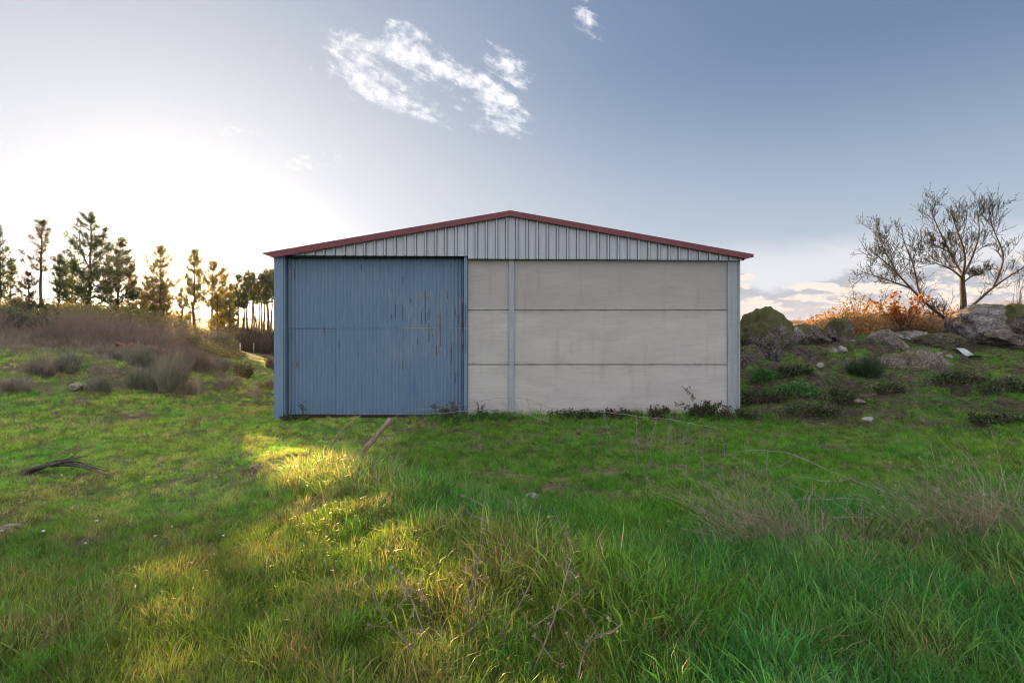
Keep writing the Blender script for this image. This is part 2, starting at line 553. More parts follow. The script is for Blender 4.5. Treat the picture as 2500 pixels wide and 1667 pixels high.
M['broom'] = leafy('broom_stems', (0.145, 0.156, 0.116), (0.230, 0.221, 0.170), 1.5, 0.2)
M['broom_green'] = leafy('green_broom', (0.035, 0.066, 0.034), (0.062, 0.10, 0.05), 2.5, 0.25)
M['straw'] = leafy('dry_straw', (0.287, 0.230, 0.161), (0.460, 0.385, 0.282), 4.0, 0.3)
M['straw_dark'] = leafy('grey_straw', (0.176, 0.142, 0.115), (0.324, 0.270, 0.223), 4.0, 0.25)
M['dead_stems'] = leafy('dead_stems', (0.060, 0.048, 0.041), (0.135, 0.108, 0.09), 3.0, 0.2)
M['dark_scrub'] = leafy('dark_scrub', (0.034, 0.028, 0.026), (0.06, 0.046, 0.04), 0.5, 0.15)
M['thicket'] = leafy('autumn_thicket', (0.270, 0.142, 0.061), (0.365, 0.230, 0.101), 0.8, 0.45, (0.176, 0.101, 0.054))
M['oak_leaf'] = leafy('brown_oak_leaves', (0.26, 0.095, 0.032), (0.34, 0.15, 0.05), 3.0, 0.5)
M['yellow_leaf'] = leafy('yellow_leaves', (0.33, 0.25, 0.045), (0.25, 0.21, 0.06), 3.0, 0.5)
M['gold_bush'] = leafy('gold_bush_leaves', (0.189, 0.180, 0.076), (0.270, 0.207, 0.081), 0.9, 0.45, (0.117, 0.135, 0.065))
M['bramble'] = leafy('bramble_leaves', (0.031, 0.059, 0.022), (0.070, 0.087, 0.039), 5.0, 0.2, (0.084, 0.046, 0.036))
M['bramble_stem'] = plain('bramble_stem', (0.06, 0.035, 0.03), (0.12, 0.075, 0.06), 9, 0.8)
M['weed'] = leafy('weed_leaves', (0.053, 0.165, 0.038), (0.083, 0.210, 0.068), 5.0, 0.3)
M['rubble'] = plain('red_rubble', (0.13, 0.045, 0.03), (0.20, 0.08, 0.055), 5, 0.9, 0.4)
M['pale_stone'] = plain('pale_stone', (0.13, 0.113, 0.10), (0.255, 0.232, 0.21), 14, 0.9, 0.6)
M['stake'] = plain('pale_stake', (0.35, 0.33, 0.30), (0.45, 0.42, 0.39), 9, 0.8)
M['soil'] = plain('dug_soil', (0.09, 0.066, 0.05), (0.24, 0.185, 0.14), 14, 0.95, 0.8)
M['pebble'] = plain('white_pebbles', (0.5, 0.5, 0.5), (0.68, 0.67, 0.65), 6, 0.7)


def rock_mat(name, lo, hi, lichen, moss_amt, sc=3.0):
    m, T, p = mat_new(name)
    geo = T.node('ShaderNodeNewGeometry')
    P = geo.outputs['Position']
    nz = T.sep(geo.outputs['Normal'])[2]
    a = T.noise(P, sc, 8.0, 0.68)
    b = T.noise(P, sc * 7, 6.0, 0.7)
    col = T.mix(T.ss(a, 0.32, 0.68), lo, hi)
    vor = T.node('ShaderNodeTexVoronoi')
    vor.inputs['Scale'].default_value = sc * 4.5
    T.put(vor.inputs['Vector'], T.vm('ADD', P, T.vm('SCALE', T.comb(b, a, b))))
    col = T.mix(T.m('MULTIPLY', T.ss(b, 0.50, 0.66), lichen), col, (0.40, 0.38, 0.36))
    col = T.mix(T.m('MULTIPLY', T.ss(T.m('SUBTRACT', 1.0, b), 0.52, 0.66), 0.75), col, (0.028, 0.025, 0.023))
    ve = T.node('ShaderNodeTexVoronoi', feature='DISTANCE_TO_EDGE')
    ve.inputs['Scale'].default_value = sc * 0.42
    T.put(ve.inputs['Vector'], T.vm('ADD', P, T.vm('SCALE', T.comb(a, b, a))))
    crack = T.ss(ve.outputs['Distance'], 0.035, 0.008)
    col = T.mix(T.m('MULTIPLY', crack, 0.8), col, (0.018, 0.015, 0.013))
    mo = T.ss(T.m('ADD', T.m('MULTIPLY', nz, 0.35), T.m('MULTIPLY', T.noise(P, sc * 0.55, 6.0, 0.65), 1.0)), 0.88 - moss_amt, 1.02 - moss_amt)
    mo = T.m('MULTIPLY', mo, T.ss(b, 0.36, 0.52))
    mcol = T.mix(T.ss(b, 0.35, 0.65), (0.035, 0.042, 0.012), (0.085, 0.088, 0.026))
    col = T.mix(mo, col, mcol)
    T.put(p.inputs['Base Color'], col)
    p.inputs['Roughness'].default_value = 0.95
    p.inputs['Specular IOR Level'].default_value = 0.15
    bump(T, p, T.m('ADD', a, T.m('MULTIPLY', b, 0.6)), 0.9, 0.07)
    return m


M['rock_moss'] = rock_mat('mossy_granite', (0.055, 0.048, 0.043), (0.145, 0.13, 0.118), 0.5, 0.40)
M['rock_dark'] = rock_mat('dark_granite', (0.036, 0.031, 0.028), (0.10, 0.088, 0.08), 0.5, 0.2)
M['rock_grey'] = rock_mat('lichen_granite', (0.095, 0.088, 0.088), (0.215, 0.205, 0.20), 0.75, 0.06, 2.6)
M['rock_earth'] = rock_mat('earthy_granite', (0.07, 0.056, 0.047), (0.17, 0.145, 0.125), 0.6, 0.12, 3.4)

# ------------------------------------------------------------------ the lie of the land
CTRL = [(0, -3, -1.6), (-6, -3, -1.7), (6, -3, -1.7), (0, 0, -1.6), (-4, 0, -1.7), (4, 0, -1.7),
        (-3, 2.5, -1.76), (0, 2.3, -1.66), (3, 2.5, -1.74),
        (.13, 3.3, -1.76), (-.15, 3.75, -1.81), (-.45, 4.3, -1.87), (-1.04, 5.1, -1.91), (-1.75, 6.2, -1.92), (-2.45, 7.2, -2.02),
        (1.5, 3.5, -1.90), (3.5, 4, -1.92), (1, 5, -2.12), (3, 5.5, -2.12), (5.5, 6, -2.12), (0.1, 6.2, -2.26), (-.7, 6.6, -2.22), (-1.6, 7.6, -2.28), (2, 8, -2.30), (5, 8.5, -2.27), (8, 8, -2.15),
        (-1.2, 3.5, -1.87), (-3, 4, -1.99), (-5, 5, -2.12), (-2.8, 5.4, -2.10), (-2.7, 7.7, -2.02), (-3.25, 8.4, -2.08), (-4.2, 7, -2.24), (-7, 7, -2.13), (-6, 10, -2.28), (-9, 10, -2.12),
        (-7, 12.5, -2.31), (-5, 12.4, -2.31), (-2, 12.4, -2.29), (0, 12.4, -2.25), (3, 12.4, -2.22), (5.6, 12.4, -2.18),
        (-3, 10, -2.34), (1, 10.3, -2.32), (4, 10.3, -2.27),
        (-5.8, 20, -2.3), (5.5, 20, -2.0), (0, 26, -2.2), (-7.5, 16, -2.32), (-8.6, 20, -2.33), (-9.5, 24, -2.4), (-12, 30, -2.5), (-17, 36, -2.55),
        (-10.5, 10.5, -1.98), (-11, 11, -1.88), (-15, 15, -1.06), (-17, 17, -.86), (-13, 15.5, -1.14), (-10.8, 15, -1.62), (-10.9, 13, -1.80), (-8.9, 14, -2.05), (-11.4, 19, -1.75), (-13.2, 24, -1.85),
        (-21, 21, -.67), (-17.6, 21, -.78), (-15, 22, -1.1), (-32, 32, -.1), (-27, 33, -.15), (-20.7, 31, -.55), (-19, 34, -1.4), (-16.5, 31, -2.0),
        (-20.8, 40, -2.5), (-27, 50, -2.3), (-33, 60, -1.0), (-40, 70, -.7), (-45, 50, -.2), (-60, 60, 0.0),
        (6.24, 13, -2.06), (7.0, 13.5, -1.72), (7.8, 15, -1.16), (6.6, 15.5, -1.34), (9.1, 16, -.86), (11, 17, -.50), (12.2, 17, -.68), (14.3, 17, -.68), (17, 17, -.70),
        (14.5, 14.5, -1.28), (12.2, 14.5, -1.28), (9.5, 14, -1.48), (11.5, 11.5, -1.93), (8.7, 11.5, -2.10), (7.2, 12, -2.16), (14, 10, -2.0),
        (9, 20, -1.1), (21, 25, -.9), (16.8, 30, -.7), (30, 30, -.9), (20, 45, -1.2), (45, 50, -1.2), (0, 50, -2.0), (0, 75, -1.8), (30, 75, -1.4), (-70, 75, -.3)]
_c = np.array(CTRL, float)


def _tps(r2):
    return 0.5 * r2 * np.log(np.maximum(r2, 1e-12))


_n = len(_c)
_A = np.zeros((_n + 3, _n + 3))
_d2 = ((_c[:, None, :2] - _c[None, :, :2]) ** 2).sum(2)
_A[:_n, :_n] = _tps(_d2) + np.eye(_n) * 0.25
_A[:_n, _n] = 1
_A[:_n, _n + 1:] = _c[:, :2]
_A[_n:, :_n] = _A[:_n, _n:].T
_w = np.linalg.solve(_A, np.concatenate([_c[:, 2], [0, 0, 0]]))


def ground_z(x, y, rough=True):
    x = np.asarray(x, float)
    y = np.asarray(y, float)
    sh = x.shape
    x = x.ravel()
    y = y.ravel()
    xc = np.clip(x, -60, 40)
    yc = np.clip(y, -4, 75)
    r2 = (xc[:, None] - _c[None, :, 0]) ** 2 + (yc[:, None] - _c[None, :, 1]) ** 2
    z = _tps(r2) @ _w[:_n] + _w[_n] + xc * _w[_n + 1] + yc * _w[_n + 2]
    d = np.hypot(x - xc, y - yc)
    z = z + (-1.3 - z) * (1 - np.exp(-d / 60.0))
    if rough:
        z = z + (fbm2(x, y, 1.1, 3, 5) - 0.5) * 0.10 + (fbm2(x, y, 4.0, 2, 9) - 0.5) * 0.035
        wm = np.clip((x - 5.9) / 1.5, 0, 1) * np.clip((y - 11) / 2.0, 0, 1) * np.clip((22 - y) / 3, 0, 1)
        z = z + wm * ((fbm2(x, y, 1.25, 4, 71) - .5) * .46)
    return z.reshape(sh)


def gz(x, y):
    return float(ground_z(np.array([x]), np.array([y]))[0])


def gp(px, py, y0=1.6, y1=70.0):
    """where the sight line of photo pixel (px, py) meets the ground"""
    ys = np.geomspace(y0, y1, 900)
    d = (HY - py) / FPX * ys - ground_z((px - CX) / FPX * ys, ys)
    k = np.argmax(d <= 0)
    Y = ys[k] if d[k] <= 0 else ys[-1]
    X = (px - CX) / FPX * Y
    return np.array([X, Y, gz(X, Y)])


def axis(lo, hi, step, far_lo, far_hi, grow=1.16):
    a = list(np.arange(lo, hi + 1e-6, step))
    s = step
    while a[-1] < far_hi:
        s *= grow
        a.append(a[-1] + s)
    s = step
    b = [a[0]]
    while b[-1] > far_lo:
        s *= grow
        b.append(b[-1] - s)
    return np.array(b[:0:-1] + a)


gx = axis(-19, 19, 0.14, -700, 700)
gy = axis(-3, 21, 0.14, -300, 750)
GX, GY = np.meshgrid(gx, gy)
GZ = ground_z(GX, GY)
nx, ny = len(gx), len(gy)
idx = np.arange(nx * ny).reshape(ny, nx)
quads = np.stack([idx[:-1, :-1], idx[:-1, 1:], idx[1:, 1:], idx[1:, :-1]], -1).reshape(-1, 4)

m, T, p = mat_new('ground')
P = pos_of(T)
x, y, z = T.sep(P)
a = T.noise(P, 1.3, 6.0, 0.62)
b = T.noise(P, 9.0, 6.0, 0.66)
soil = T.mix(T.ss(b, 0.3, 0.7), (0.06, 0.044, 0.034), (0.155, 0.118, 0.088))
turf = T.mix(T.ss(b, 0.3, 0.7), (0.045, 0.092, 0.017), (0.10, 0.145, 0.035))
g = T.ss(T.m('ADD', T.m('MULTIPLY', a, 0.7), T.m('MULTIPLY', b, 0.3)), 0.42, 0.56)
col = T.mix(g, soil, turf)
moss = T.ss(T.noise(P, 0.9, 4.0, 0.6), 0.55, 0.68)
col = T.mix(T.m('MULTIPLY', moss, 0.45), col, (0.10, 0.10, 0.028))
mnd = T.m('MULTIPLY', T.ss(x, 5.8, 7.2), T.ss(y, 10.6, 12.4))
col = T.mix(T.m('MULTIPLY', mnd, T.ss(T.m('ADD', T.m('MULTIPLY', a, 0.6), T.m('MULTIPLY', b, 0.4)), 0.62, 0.45)), col, T.mix(T.ss(b, 0.35, 0.65), (0.028, 0.021, 0.017), (0.085, 0.066, 0.053)))
far = T.ss(T.vm('LENGTH', P), 26.0, 60.0)
fcol = T.mix(T.ss(T.noise(P, 0.08, 5.0, 0.6), 0.4, 0.6), (0.105, 0.075, 0.042), (0.07, 0.072, 0.035))
col = T.mix(far, col, fcol)
T.put(p.inputs['Base Color'], col)
p.inputs['Roughness'].default_value = 1.0
p.inputs['Specular IOR Level'].default_value = 0.1
bump(T, p, T.m('ADD', a, b), 0.7, 0.05)
M['ground'] = m
MB().add(np.stack([GX, GY, GZ], -1).reshape(-1, 3), quads).build('ground', m, None, True, kind='structure')

# distant hills
def hill(name, prof, Y, depth, mat):
    xs = np.array([q[0] for q in prof], float)
    pys = np.array([q[1] for q in prof], float)
    pxs = np.linspace(xs[0], xs[-1], 160)
    top = np.interp(pxs, xs, pys) - (fbm2(pxs, pxs * 0, 0.02, 4, 3) - 0.5) * 7
    X = (pxs - CX) / FPX * Y
    Z = np.maximum((HY - top) / FPX * Y, -1.2)
    rows = [(0.0, -3.0), (0.35, None), (0.7, None), (1.0, None), (1.6, -3.0)]
    V = []
    for f, zz in rows:
        z = np.full_like(X, -3.0) if zz is not None else -3 + (Z + 3) * (math.sin(f * PI / 2) ** 0.8)
        z = z + (fbm2(X, np.full_like(X, f * 400), 0.004, 4, 8) - 0.5) * (Y * 0.006 if zz is None and f < 1 else 0)
        V.append(np.stack([X, np.full_like(X, Y + (f - 1) * depth), z], 1))
    n = len(pxs)
    q = []
    for r in range(len(rows) - 1):
        for i in range(n - 1):
            q.append((r * n + i, r * n + i + 1, (r + 1) * n + i + 1, (r + 1) * n + i))
    MB().add(np.concatenate(V), q).build(name, mat, None, True, kind='structure')


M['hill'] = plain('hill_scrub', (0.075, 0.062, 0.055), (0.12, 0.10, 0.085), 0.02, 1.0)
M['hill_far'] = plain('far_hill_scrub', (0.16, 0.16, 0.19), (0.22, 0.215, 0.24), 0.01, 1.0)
hill('hills', [(-500, 775), (-100, 758), (60, 746), (160, 742), (260, 748), (360, 755), (470, 762), (560, 772), (700, 782), (1000, 788)], 300, 110, M['hill'])
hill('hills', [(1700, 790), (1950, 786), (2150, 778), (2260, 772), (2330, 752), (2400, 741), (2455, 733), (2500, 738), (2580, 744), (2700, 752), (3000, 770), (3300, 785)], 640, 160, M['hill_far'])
hill('hills', [(1300, 789), (1800, 786), (1850, 781), (1900, 783), (1950, 780), (2000, 783), (2100, 776), (2250, 770), (2330, 766), (2500, 758), (2700, 765), (3200, 786)], 220, 50, M['hill'])

# pale track that passes behind the shrubs on the left
tp = [gp(700, 874), gp(640, 873), gp(600, 872), gp(560, 870), gp(535, 868)]
tv, tq = [], []
pts = np.array([[-6.0, 40.5], [-14.0, 39.8], [-19.5, 39.5], [-24, 40.0], [-32, 43]])
for i, (x0, y0) in enumerate(pts):
    for k, w_ in enumerate(np.linspace(-1.9, 1.9, 7)):
        tv.append((x0, y0 + w_, gz(x0, y0 + w_) + 0.05))
for i in range(len(pts) - 1):
    for k in range(6):
        tq.append((i * 7 + k, i * 7 + k + 1, (i + 1) * 7 + k + 1, (i + 1) * 7 + k))
M['track'] = plain('track_gravel', (0.22, 0.21, 0.20), (0.33, 0.32, 0.31), 2.0, 0.95)
MB().add(tv, tq).build('path', M['track'], None, True, kind='structure')

# ------------------------------------------------------------------ the warehouse
WY = 12.5                                       # front face of the wall panels


def bx(px, Y=WY):
    return (px - CX) / FPX * Y


def bz(py, Y=WY):
    return (HY - py) / FPX * Y


DEP = 22.0
shed = thing('warehouse', 'gabled farm warehouse with blue sliding door, pale concrete panels and red roof edge', 'warehouse', (0, WY, -2.3))
SO = np.array([0, WY, -2.3])


def shed_part(mb, name, mat, parent=shed, smooth=False, **props):
    mb.v = [q - (SO if parent is not None else 0) for q in mb.v]
    return mb.build(name, mat, parent, smooth, **props)


xl, xr = bx(672), bx(1804)
zb = -2.75
# concrete panels, three courses left and right of the middle column
for (pa, pb) in ((1141, 1243.5), (1254.5, 1776)):
    for (za, zt, off) in ((zb, bz(891.1), 0.0), (bz(889.6), bz(758.5), 0.004), (bz(757.0), bz(628), 0.009)):
        mb = MB()
        x0, x1 = bx(pa), bx(pb)
        e = 0.012                                # chamfered arrises
        f = WY + off
        v = [(x0, f + e, za), (x1, f + e, za), (x1, f + e, zt), (x0, f + e, zt),
             (x0 + e, f, za + e), (x1 - e, f, za + e), (x1 - e, f, zt - e), (x0 + e, f, zt - e),
             (x0, f + .16, za), (x1, f + .16, za), (x1, f + .16, zt), (x0, f + .16, zt)]
        mb.add(v, [(4, 5, 6, 7), (0, 1, 5, 4), (1, 2, 6, 5), (2, 3, 7, 6), (3, 0, 4, 7), (0, 8, 9, 1), (1, 9, 10, 2), (2, 10, 11, 3), (3, 11, 8, 0), (8, 11, 10, 9)])
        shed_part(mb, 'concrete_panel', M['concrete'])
# dark packing behind the joints, side and rear walls, inner floor line
shed_part(MB().box((bx(1141), WY + .10, zb), (bx(1776), WY + .155, bz(640))), 'joint_packing', M['dark'])
shed_part(MB().box((xl + .03, WY + .3, zb), (xl + .18, WY + DEP, bz(629))), 'side_wall', M['concrete'])
shed_part(MB().box((xr - .18, WY + .3, zb), (xr - .03, WY + DEP, bz(637))), 'side_wall', M['concrete'])
shed_part(MB().box((xl + .2, WY + DEP - .16, zb), (xr - .2, WY + DEP - .003, bz(640))), 'rear_wall', M['concrete'])
shed_part(MB().prism([(xl + .2, bz(640) + .003), (xr - .2, bz(640) + .003), (bx(1246), bz(535))], WY + DEP - .15, WY + DEP - .01), 'rear_gable', M['sheet'])
# steel columns
def i_col(p0, p1, y0, name='column', mat='steel', flanges=True):
    mb = MB()
    a, b_ = bx(p0), bx(p1)
    mb.box((a, y0, zb), (b_, y0 + .012, bz(629)))
    if flanges:
        mb.box((a, y0 + .0125, zb), (a + .012, y0 + .2, bz(629)))
        mb.box((b_ - .012, y0 + .0125, zb), (b_, y0 + .2, bz(629)))
    return shed_part(mb, name, M[mat])


i_col(1242.5, 1255.5, WY - .035)
# corner column at the right: a flange, a recessed web and an outer lip
mb = MB()
mb.box((bx(1775.5), WY - .03, zb), (bx(1784.5), WY + .02, bz(633)))
mb.box((bx(1784.7), WY - .012, zb), (bx(1801), WY + .01, bz(633)))
mb.box((bx(1801.2), WY - .04, zb), (bx(1805.5), WY + .3, bz(633)))
shed_part(mb, 'column', M['steel'])
# blue corner column at the left
mb = MB()
mb.box((bx(672), WY - .07, zb), (bx(694.5), WY + .3, bz(626)))
mb.box((bx(694.7), WY - .04, zb), (bx(697.5), WY + .02, bz(626)))
shed_part(mb, 'corner_post', M['blue'])

# sliding door: frame, corrugated sheets in two courses, wicket door, lock
DY = WY + .16
door = shed_part(MB().box((bx(697.7), DY + .045, -2.29), (bx(1131.5), DY + .09, bz(622))), 'sliding_door', M['dark'])


def corr_sheet(p0, p1, zlo, zhi, yf, amp=.015, per=.0925, n=8):
    a, b_ = bx(p0), bx(p1)
    xs = np.arange(a, b_ + 1e-6, per / n)
    ph = (xs - bx(697.7)) / per
    tri = np.abs((ph % 1.0) * 2 - 1)              # a rounded trapezoid
    prof = np.clip((tri - 0.5) * 2.6, -1, 1) * amp
    k = len(xs)
    v = np.concatenate([np.stack([xs, yf - prof, np.full(k, zlo)], 1), np.stack([xs, yf - prof, np.full(k, zhi)], 1)])
    q = [(i, i + 1, k + i + 1, k + i) for i in range(k - 1)]
    return MB().add(v, q)


seams = [698.3, 713.3, 813.2, 904.5, 996, 1063, 1131]
for i in range(len(seams) - 1):
    p0, p1 = seams[i] + (.15 if i == 1 else -.1), seams[i + 1] + .05
    yy = DY + (0.003 if i % 2 else 0.0)
    shed_part(corr_sheet(p0, p1, bz(802), bz(622), yy - .006), 'door_sheet', M['blue'], door)
    if i == 1:
        wk = shed_part(corr_sheet(p0, p1, -2.24, bz(803), yy - .002), 'wicket_door', M['blue'], door, label='walk-through door cut into the sliding door beside its lock')
    else:
        shed_part(corr_sheet(p0, p1, -2.25, bz(800.5), yy + .004), 'door_sheet', M['blue'], door)
for o in list(door.children):
    o.matrix_parent_inverse.identity()
# children were placed in the shed's own frame; the door's mesh shares that frame
lk = MB()
lx, lz = bx(717), bz(889)
lk.box((lx - .035, DY - .025, lz - .06), (lx + .03, DY - .012, lz + .06))
lk.tube([(lx, DY - .026, lz + .075), (lx, DY - .04, lz + .075)], .014, 8)
lk.tube([(lx - .005, DY - .03, lz - .005), (lx - .005, DY - .065, lz - .005), (lx + .10, DY - .065, lz - .005)], .011, 6)
shed_part(lk, 'lock', M['lock'], door)
shed_part(MB().box((bx(698), DY - .02, -2.30), (bx(1131), DY + .04, -2.255)), 'bottom_rail', M['dark'], door)
# door jamb towards the concrete, bent sheet
mb = MB()
mb.box((bx(1133.5), WY - .06, zb), (bx(1141), WY - .035, bz(627)))
mb.box((bx(1138), WY - .0345, zb), (bx(1140.7), WY + .1, bz(627)))
shed_part(mb, 'door_jamb', M['blue'])
# door track in the dark slot under the cladding
shed_part(MB().box((bx(698), WY - .03, bz(629)), (bx(1132), WY + .10, bz(622.5))), 'door_track', M['dark'])

# gable cladding, one bay with its rib after the other
GYF = WY - .10


def roof_line(px):
    return np.interp(px, [640, 1246, 1840], [621, 519.5, 625])


pitch = 24.75
p0 = 1241.8 - pitch * 23
k = 0
while p0 < 1822:
    offs = [0.0, 16.2, 16.7, 17.6, 18.3, 22.0, 22.7, 23.6, 24.1, pitch]
    dep = [0, 0, .032, .032, -.042, -.042, .032, .032, 0, 0]
    pxs = [p0 + o for o in offs]
    p0 += pitch
    if pxs[-1] < 690 or pxs[0] > 1812:
        continue
    pxs = [min(max(q, 678), 1815) for q in pxs]
    mb = MB()
    vb, vt = [], []
    for q, d in zip(pxs, dep):
        mid = 0.5 * (pxs[0] + pxs[-1])
        zbot = np.interp(q, [680, 1138], [623.5, 625.3]) if mid < 1139 else np.interp(q, [1138, 1815], [631.5, 636.5])
        ztop = roof_line(q)
        ztop = min(ztop, zbot - .5)
        vb.append((bx(q, GYF), GYF + d, bz(zbot, GYF)))
        vt.append((bx(q, GYF), GYF + d, bz(ztop, GYF)))
    nn_ = len(vb)
    mb.add(vb + vt, [(i, i + 1, nn_ + i + 1, nn_ + i) for i in range(nn_ - 1)])
    shed_part(mb, 'cladding_panel', M['sheet'])
# backing behind the cladding closes the gable
shed_part(MB().prism([(bx(690), bz(624.5)), (bx(1138), bz(624.5)), (bx(1246), bz(526)), (bx(697), bz(622))], WY - .055, WY - .05), 'gable_backing', M['dark'])
shed_part(MB().prism([(bx(1139), bz(631)), (bx(1800), bz(632)), (bx(1798), bz(624)), (bx(1247), bz(526)), (bx(1139), bz(545))], WY - .054, WY - .049), 'gable_backing', M['dark'])
# drip edge under the cladding
mb = MB()
mb.box((bx(1142, GYF), GYF - .004, bz(633.6, GYF)), (bx(1812, GYF), GYF + .045, bz(632.6, GYF)))
shed_part(mb, 'drip_edge', M['dark'])

# roof slopes: ribbed sheets with their red verge trim
RYF = WY - .22
apex = (bx(1246, RYF), bz(513.5, RYF))
lt = (bx(640.5, RYF), bz(617.5, RYF))
rt = (bx(1840, RYF), bz(620.5, RYF))
for (e, nm) in ((lt, 'l'), (rt, 'r')):
    mb = MB()
    ys = np.arange(RYF + .06, WY + DEP + .25, .0625)
    prof = np.where((np.arange(len(ys)) % 4) == 0, .035, 0.0)
    va = [(apex[0], yy, apex[1] - .05 + pr) for yy, pr in zip(ys, prof)]
    ve = [(e[0] + (.05 if nm == 'l' else -.05), yy, e[1] - .055 + pr) for yy, pr in zip(ys, prof)]
    k = len(ys)
    mb.add(va + ve, [(i, i + 1, k + i + 1, k + i) for i in range(k - 1)])
    shed_part(mb, 'roof', M['red'])
    # verge trim: face and return lip
    t = MB()
    if nm == 'l':
        poly = [(e[0], e[1]), (e[0], bz(620.0, RYF)), (bx(672, RYF), bz(627.8, RYF)), (apex[0] - .002, bz(527, RYF)), (apex[0] - .002, apex[1])]
    else:
        poly = [(e[0], e[1]), (apex[0] + .002, apex[1]), (apex[0] + .002, bz(527, RYF)), (bx(1818, RYF), bz(630.5, RYF)), (e[0], bz(628, RYF))]
    t.prism(poly, RYF, RYF + .05)
    shed_part(t, 'verge_trim', M['red'])
shed_part(MB().prism([(apex[0] - .3, apex[1] - .06), (apex[0] + .3, apex[1] - .06), (apex[0], apex[1] + .006)], RYF + .052, WY + DEP + .2), 'ridge_cap', M['red'])
# eaves: purlin ends and the pale returns that show under the overhang
for (pa, pb, za, zb2) in ((655, 664, 624.5, 621.5), (663.5, 671, 629, 622.5)):
    shed_part(MB().box((bx(pa), WY - .1, bz(za)), (bx(pb), WY + DEP, bz(zb2))), 'eave_purlin', M['sheet'])
for (pa, pb, za, zb2) in ((1806.5, 1816, 634.5, 627), (1816.5, 1826, 631, 626.5)):
    shed_part(MB().box((bx(pa), WY - .1, bz(za)), (bx(pb), WY + DEP, bz(zb2))), 'eave_purlin', M['sheet'])

# ------------------------------------------------------------------ trees
def unit(v_):
    v_ = np.asarray(v_, float)
    return v_ / (np.linalg.norm(v_) + 1e-9)


def pine(px, top, base, Y, cb, wpx, dens, label, mat='needle', group=None, lean=0.0, bare=8, fork=False, seed=0):
    """tapered trunk, whorls of rising limbs and brushes of needles; cb = height fraction at which the crown starts"""
    r = np.random.default_rng(seed + int(px * 13 + top))
    b = wp(px, base, Y)
    zg = gz(b[0], b[1])
    H = (HY - top) / FPX * Y - zg
    R = wpx / 2 / FPX * Y
    t = thing('pine_tree', label, 'tree', (b[0], b[1], zg - 0.05), group)
    nseg = 9
    hs = np.linspace(0, 1, nseg)
    wob = np.cumsum(r.normal(0, .012 * H, (nseg, 2)), 0) * .5
    wob[0] = 0
    tr = np.stack([wob[:, 0] + lean * hs * H, wob[:, 1], hs * H * .97], 1)
    r0 = max(.0155 * H, .05)
    tb = MB().tube(tr, r0 * (1 - hs * .9) + .008, 7)
    if fork:
        i0 = 4
        d = np.linspace(0, 1, 6)[:, None]
        p0_, p1_ = tr[i0], tr[i0] + np.array([-.12 * H, .05 * H, .42 * H])
        tb.tube(p0_ + (p1_ - p0_) * d + np.array([-.05 * H, 0, 0]) * np.sin(d * PI), np.linspace(r0 * .5, .012, 6), 6)
    tb.build('trunk', M['bark'], t, True)

    def at(f):
        return np.array([np.interp(f, hs, tr[:, 0]), np.interp(f, hs, tr[:, 1]), f * H * .97])
    lim, ndl_c, ndl_d = MB(), [], []
    f = cb
    step = .28 / H * 1.6
    while f < .985:
        g = (f - cb) / (1 - cb)
        reach = R * (min(1.0, (1 - g) ** .75 * 1.08 + .05)) * (0.72 + .28 * min(1, g * 5))
        nb = r.integers(3, 6)
        a0 = r.uniform(0, 2 * PI)
        for k in range(nb):
            az = a0 + k * 2 * PI / nb + r.normal(0, .3)
            L = reach * r.uniform(.5, 1.12)
            if r.random() > .55 + .45 * dens:
                L *= .5
            p = at(f)
            rise = r.uniform(.25, .75) + g * .5
            ss_ = np.linspace(0, 1, 5)
            pts = np.stack([p[0] + np.cos(az) * L * ss_, p[1] + np.sin(az) * L * ss_, p[2] + rise * L * ss_ ** 1.5], 1)
            lim.tube(pts, np.linspace(max(.010 * H * (1 - f) * .8, .012), .006, 5), 3, False)
            nt = max(3, int(L / .062 * dens))
            for _ in range(nt):
                s_ = 1 - r.random() ** 1.4 * .8
                q = np.array([np.interp(s_, ss_, pts[:, c]) for c in range(3)]) + r.normal(0, .10 * min(1, L), 3)
                ax = unit(np.array([np.cos(az) * .6, np.sin(az) * .6, .9]) + r.normal(0, .35, 3))
                nn_ = 12
                ofs = ax[None] * r.uniform(-.14, .14, nn_)[:, None]
                ndl_c.append(q + ofs)
                ndl_d.append(ax[None] * .9 + r.normal(0, .75, (nn_, 3)))
        f += step * r.uniform(.7, 1.3)
    # leader
    for _ in range(int(5 + 4 * dens)):
        q = at(r.uniform(.93, 1.0))
        ndl_c.append(q + r.normal(0, .05, (10, 3)))
        ndl_d.append(np.array([0, 0, 1.1]) + r.normal(0, .5, (10, 3)))
    # bare dead limbs under the crown
    for _ in range(bare):
        f = r.uniform(.12, max(cb, .2))
        az = r.uniform(0, 2 * PI)
        L = R * r.uniform(.35, .95)
        p = at(f)
        ss_ = np.linspace(0, 1, 5)
        pts = np.stack([p[0] + np.cos(az) * L * ss_, p[1] + np.sin(az) * L * ss_, p[2] + L * (.1 * ss_ + r.uniform(.1, .6) * ss_ ** 2)], 1)
        lim.tube(pts, np.linspace(.02, .006, 5), 3, False)
    lim.build('limbs', M['bark'], t, kind='stuff')
    c = np.concatenate(ndl_c)
    d = np.concatenate(ndl_d)
    sc = Y / 32.0
    MB().cards(c, d, r.uniform(.18, .34, len(c)) * max(.9, sc), .040 * max(1, sc ** .8)).build('crown', M[mat], t, kind='stuff')
    return t


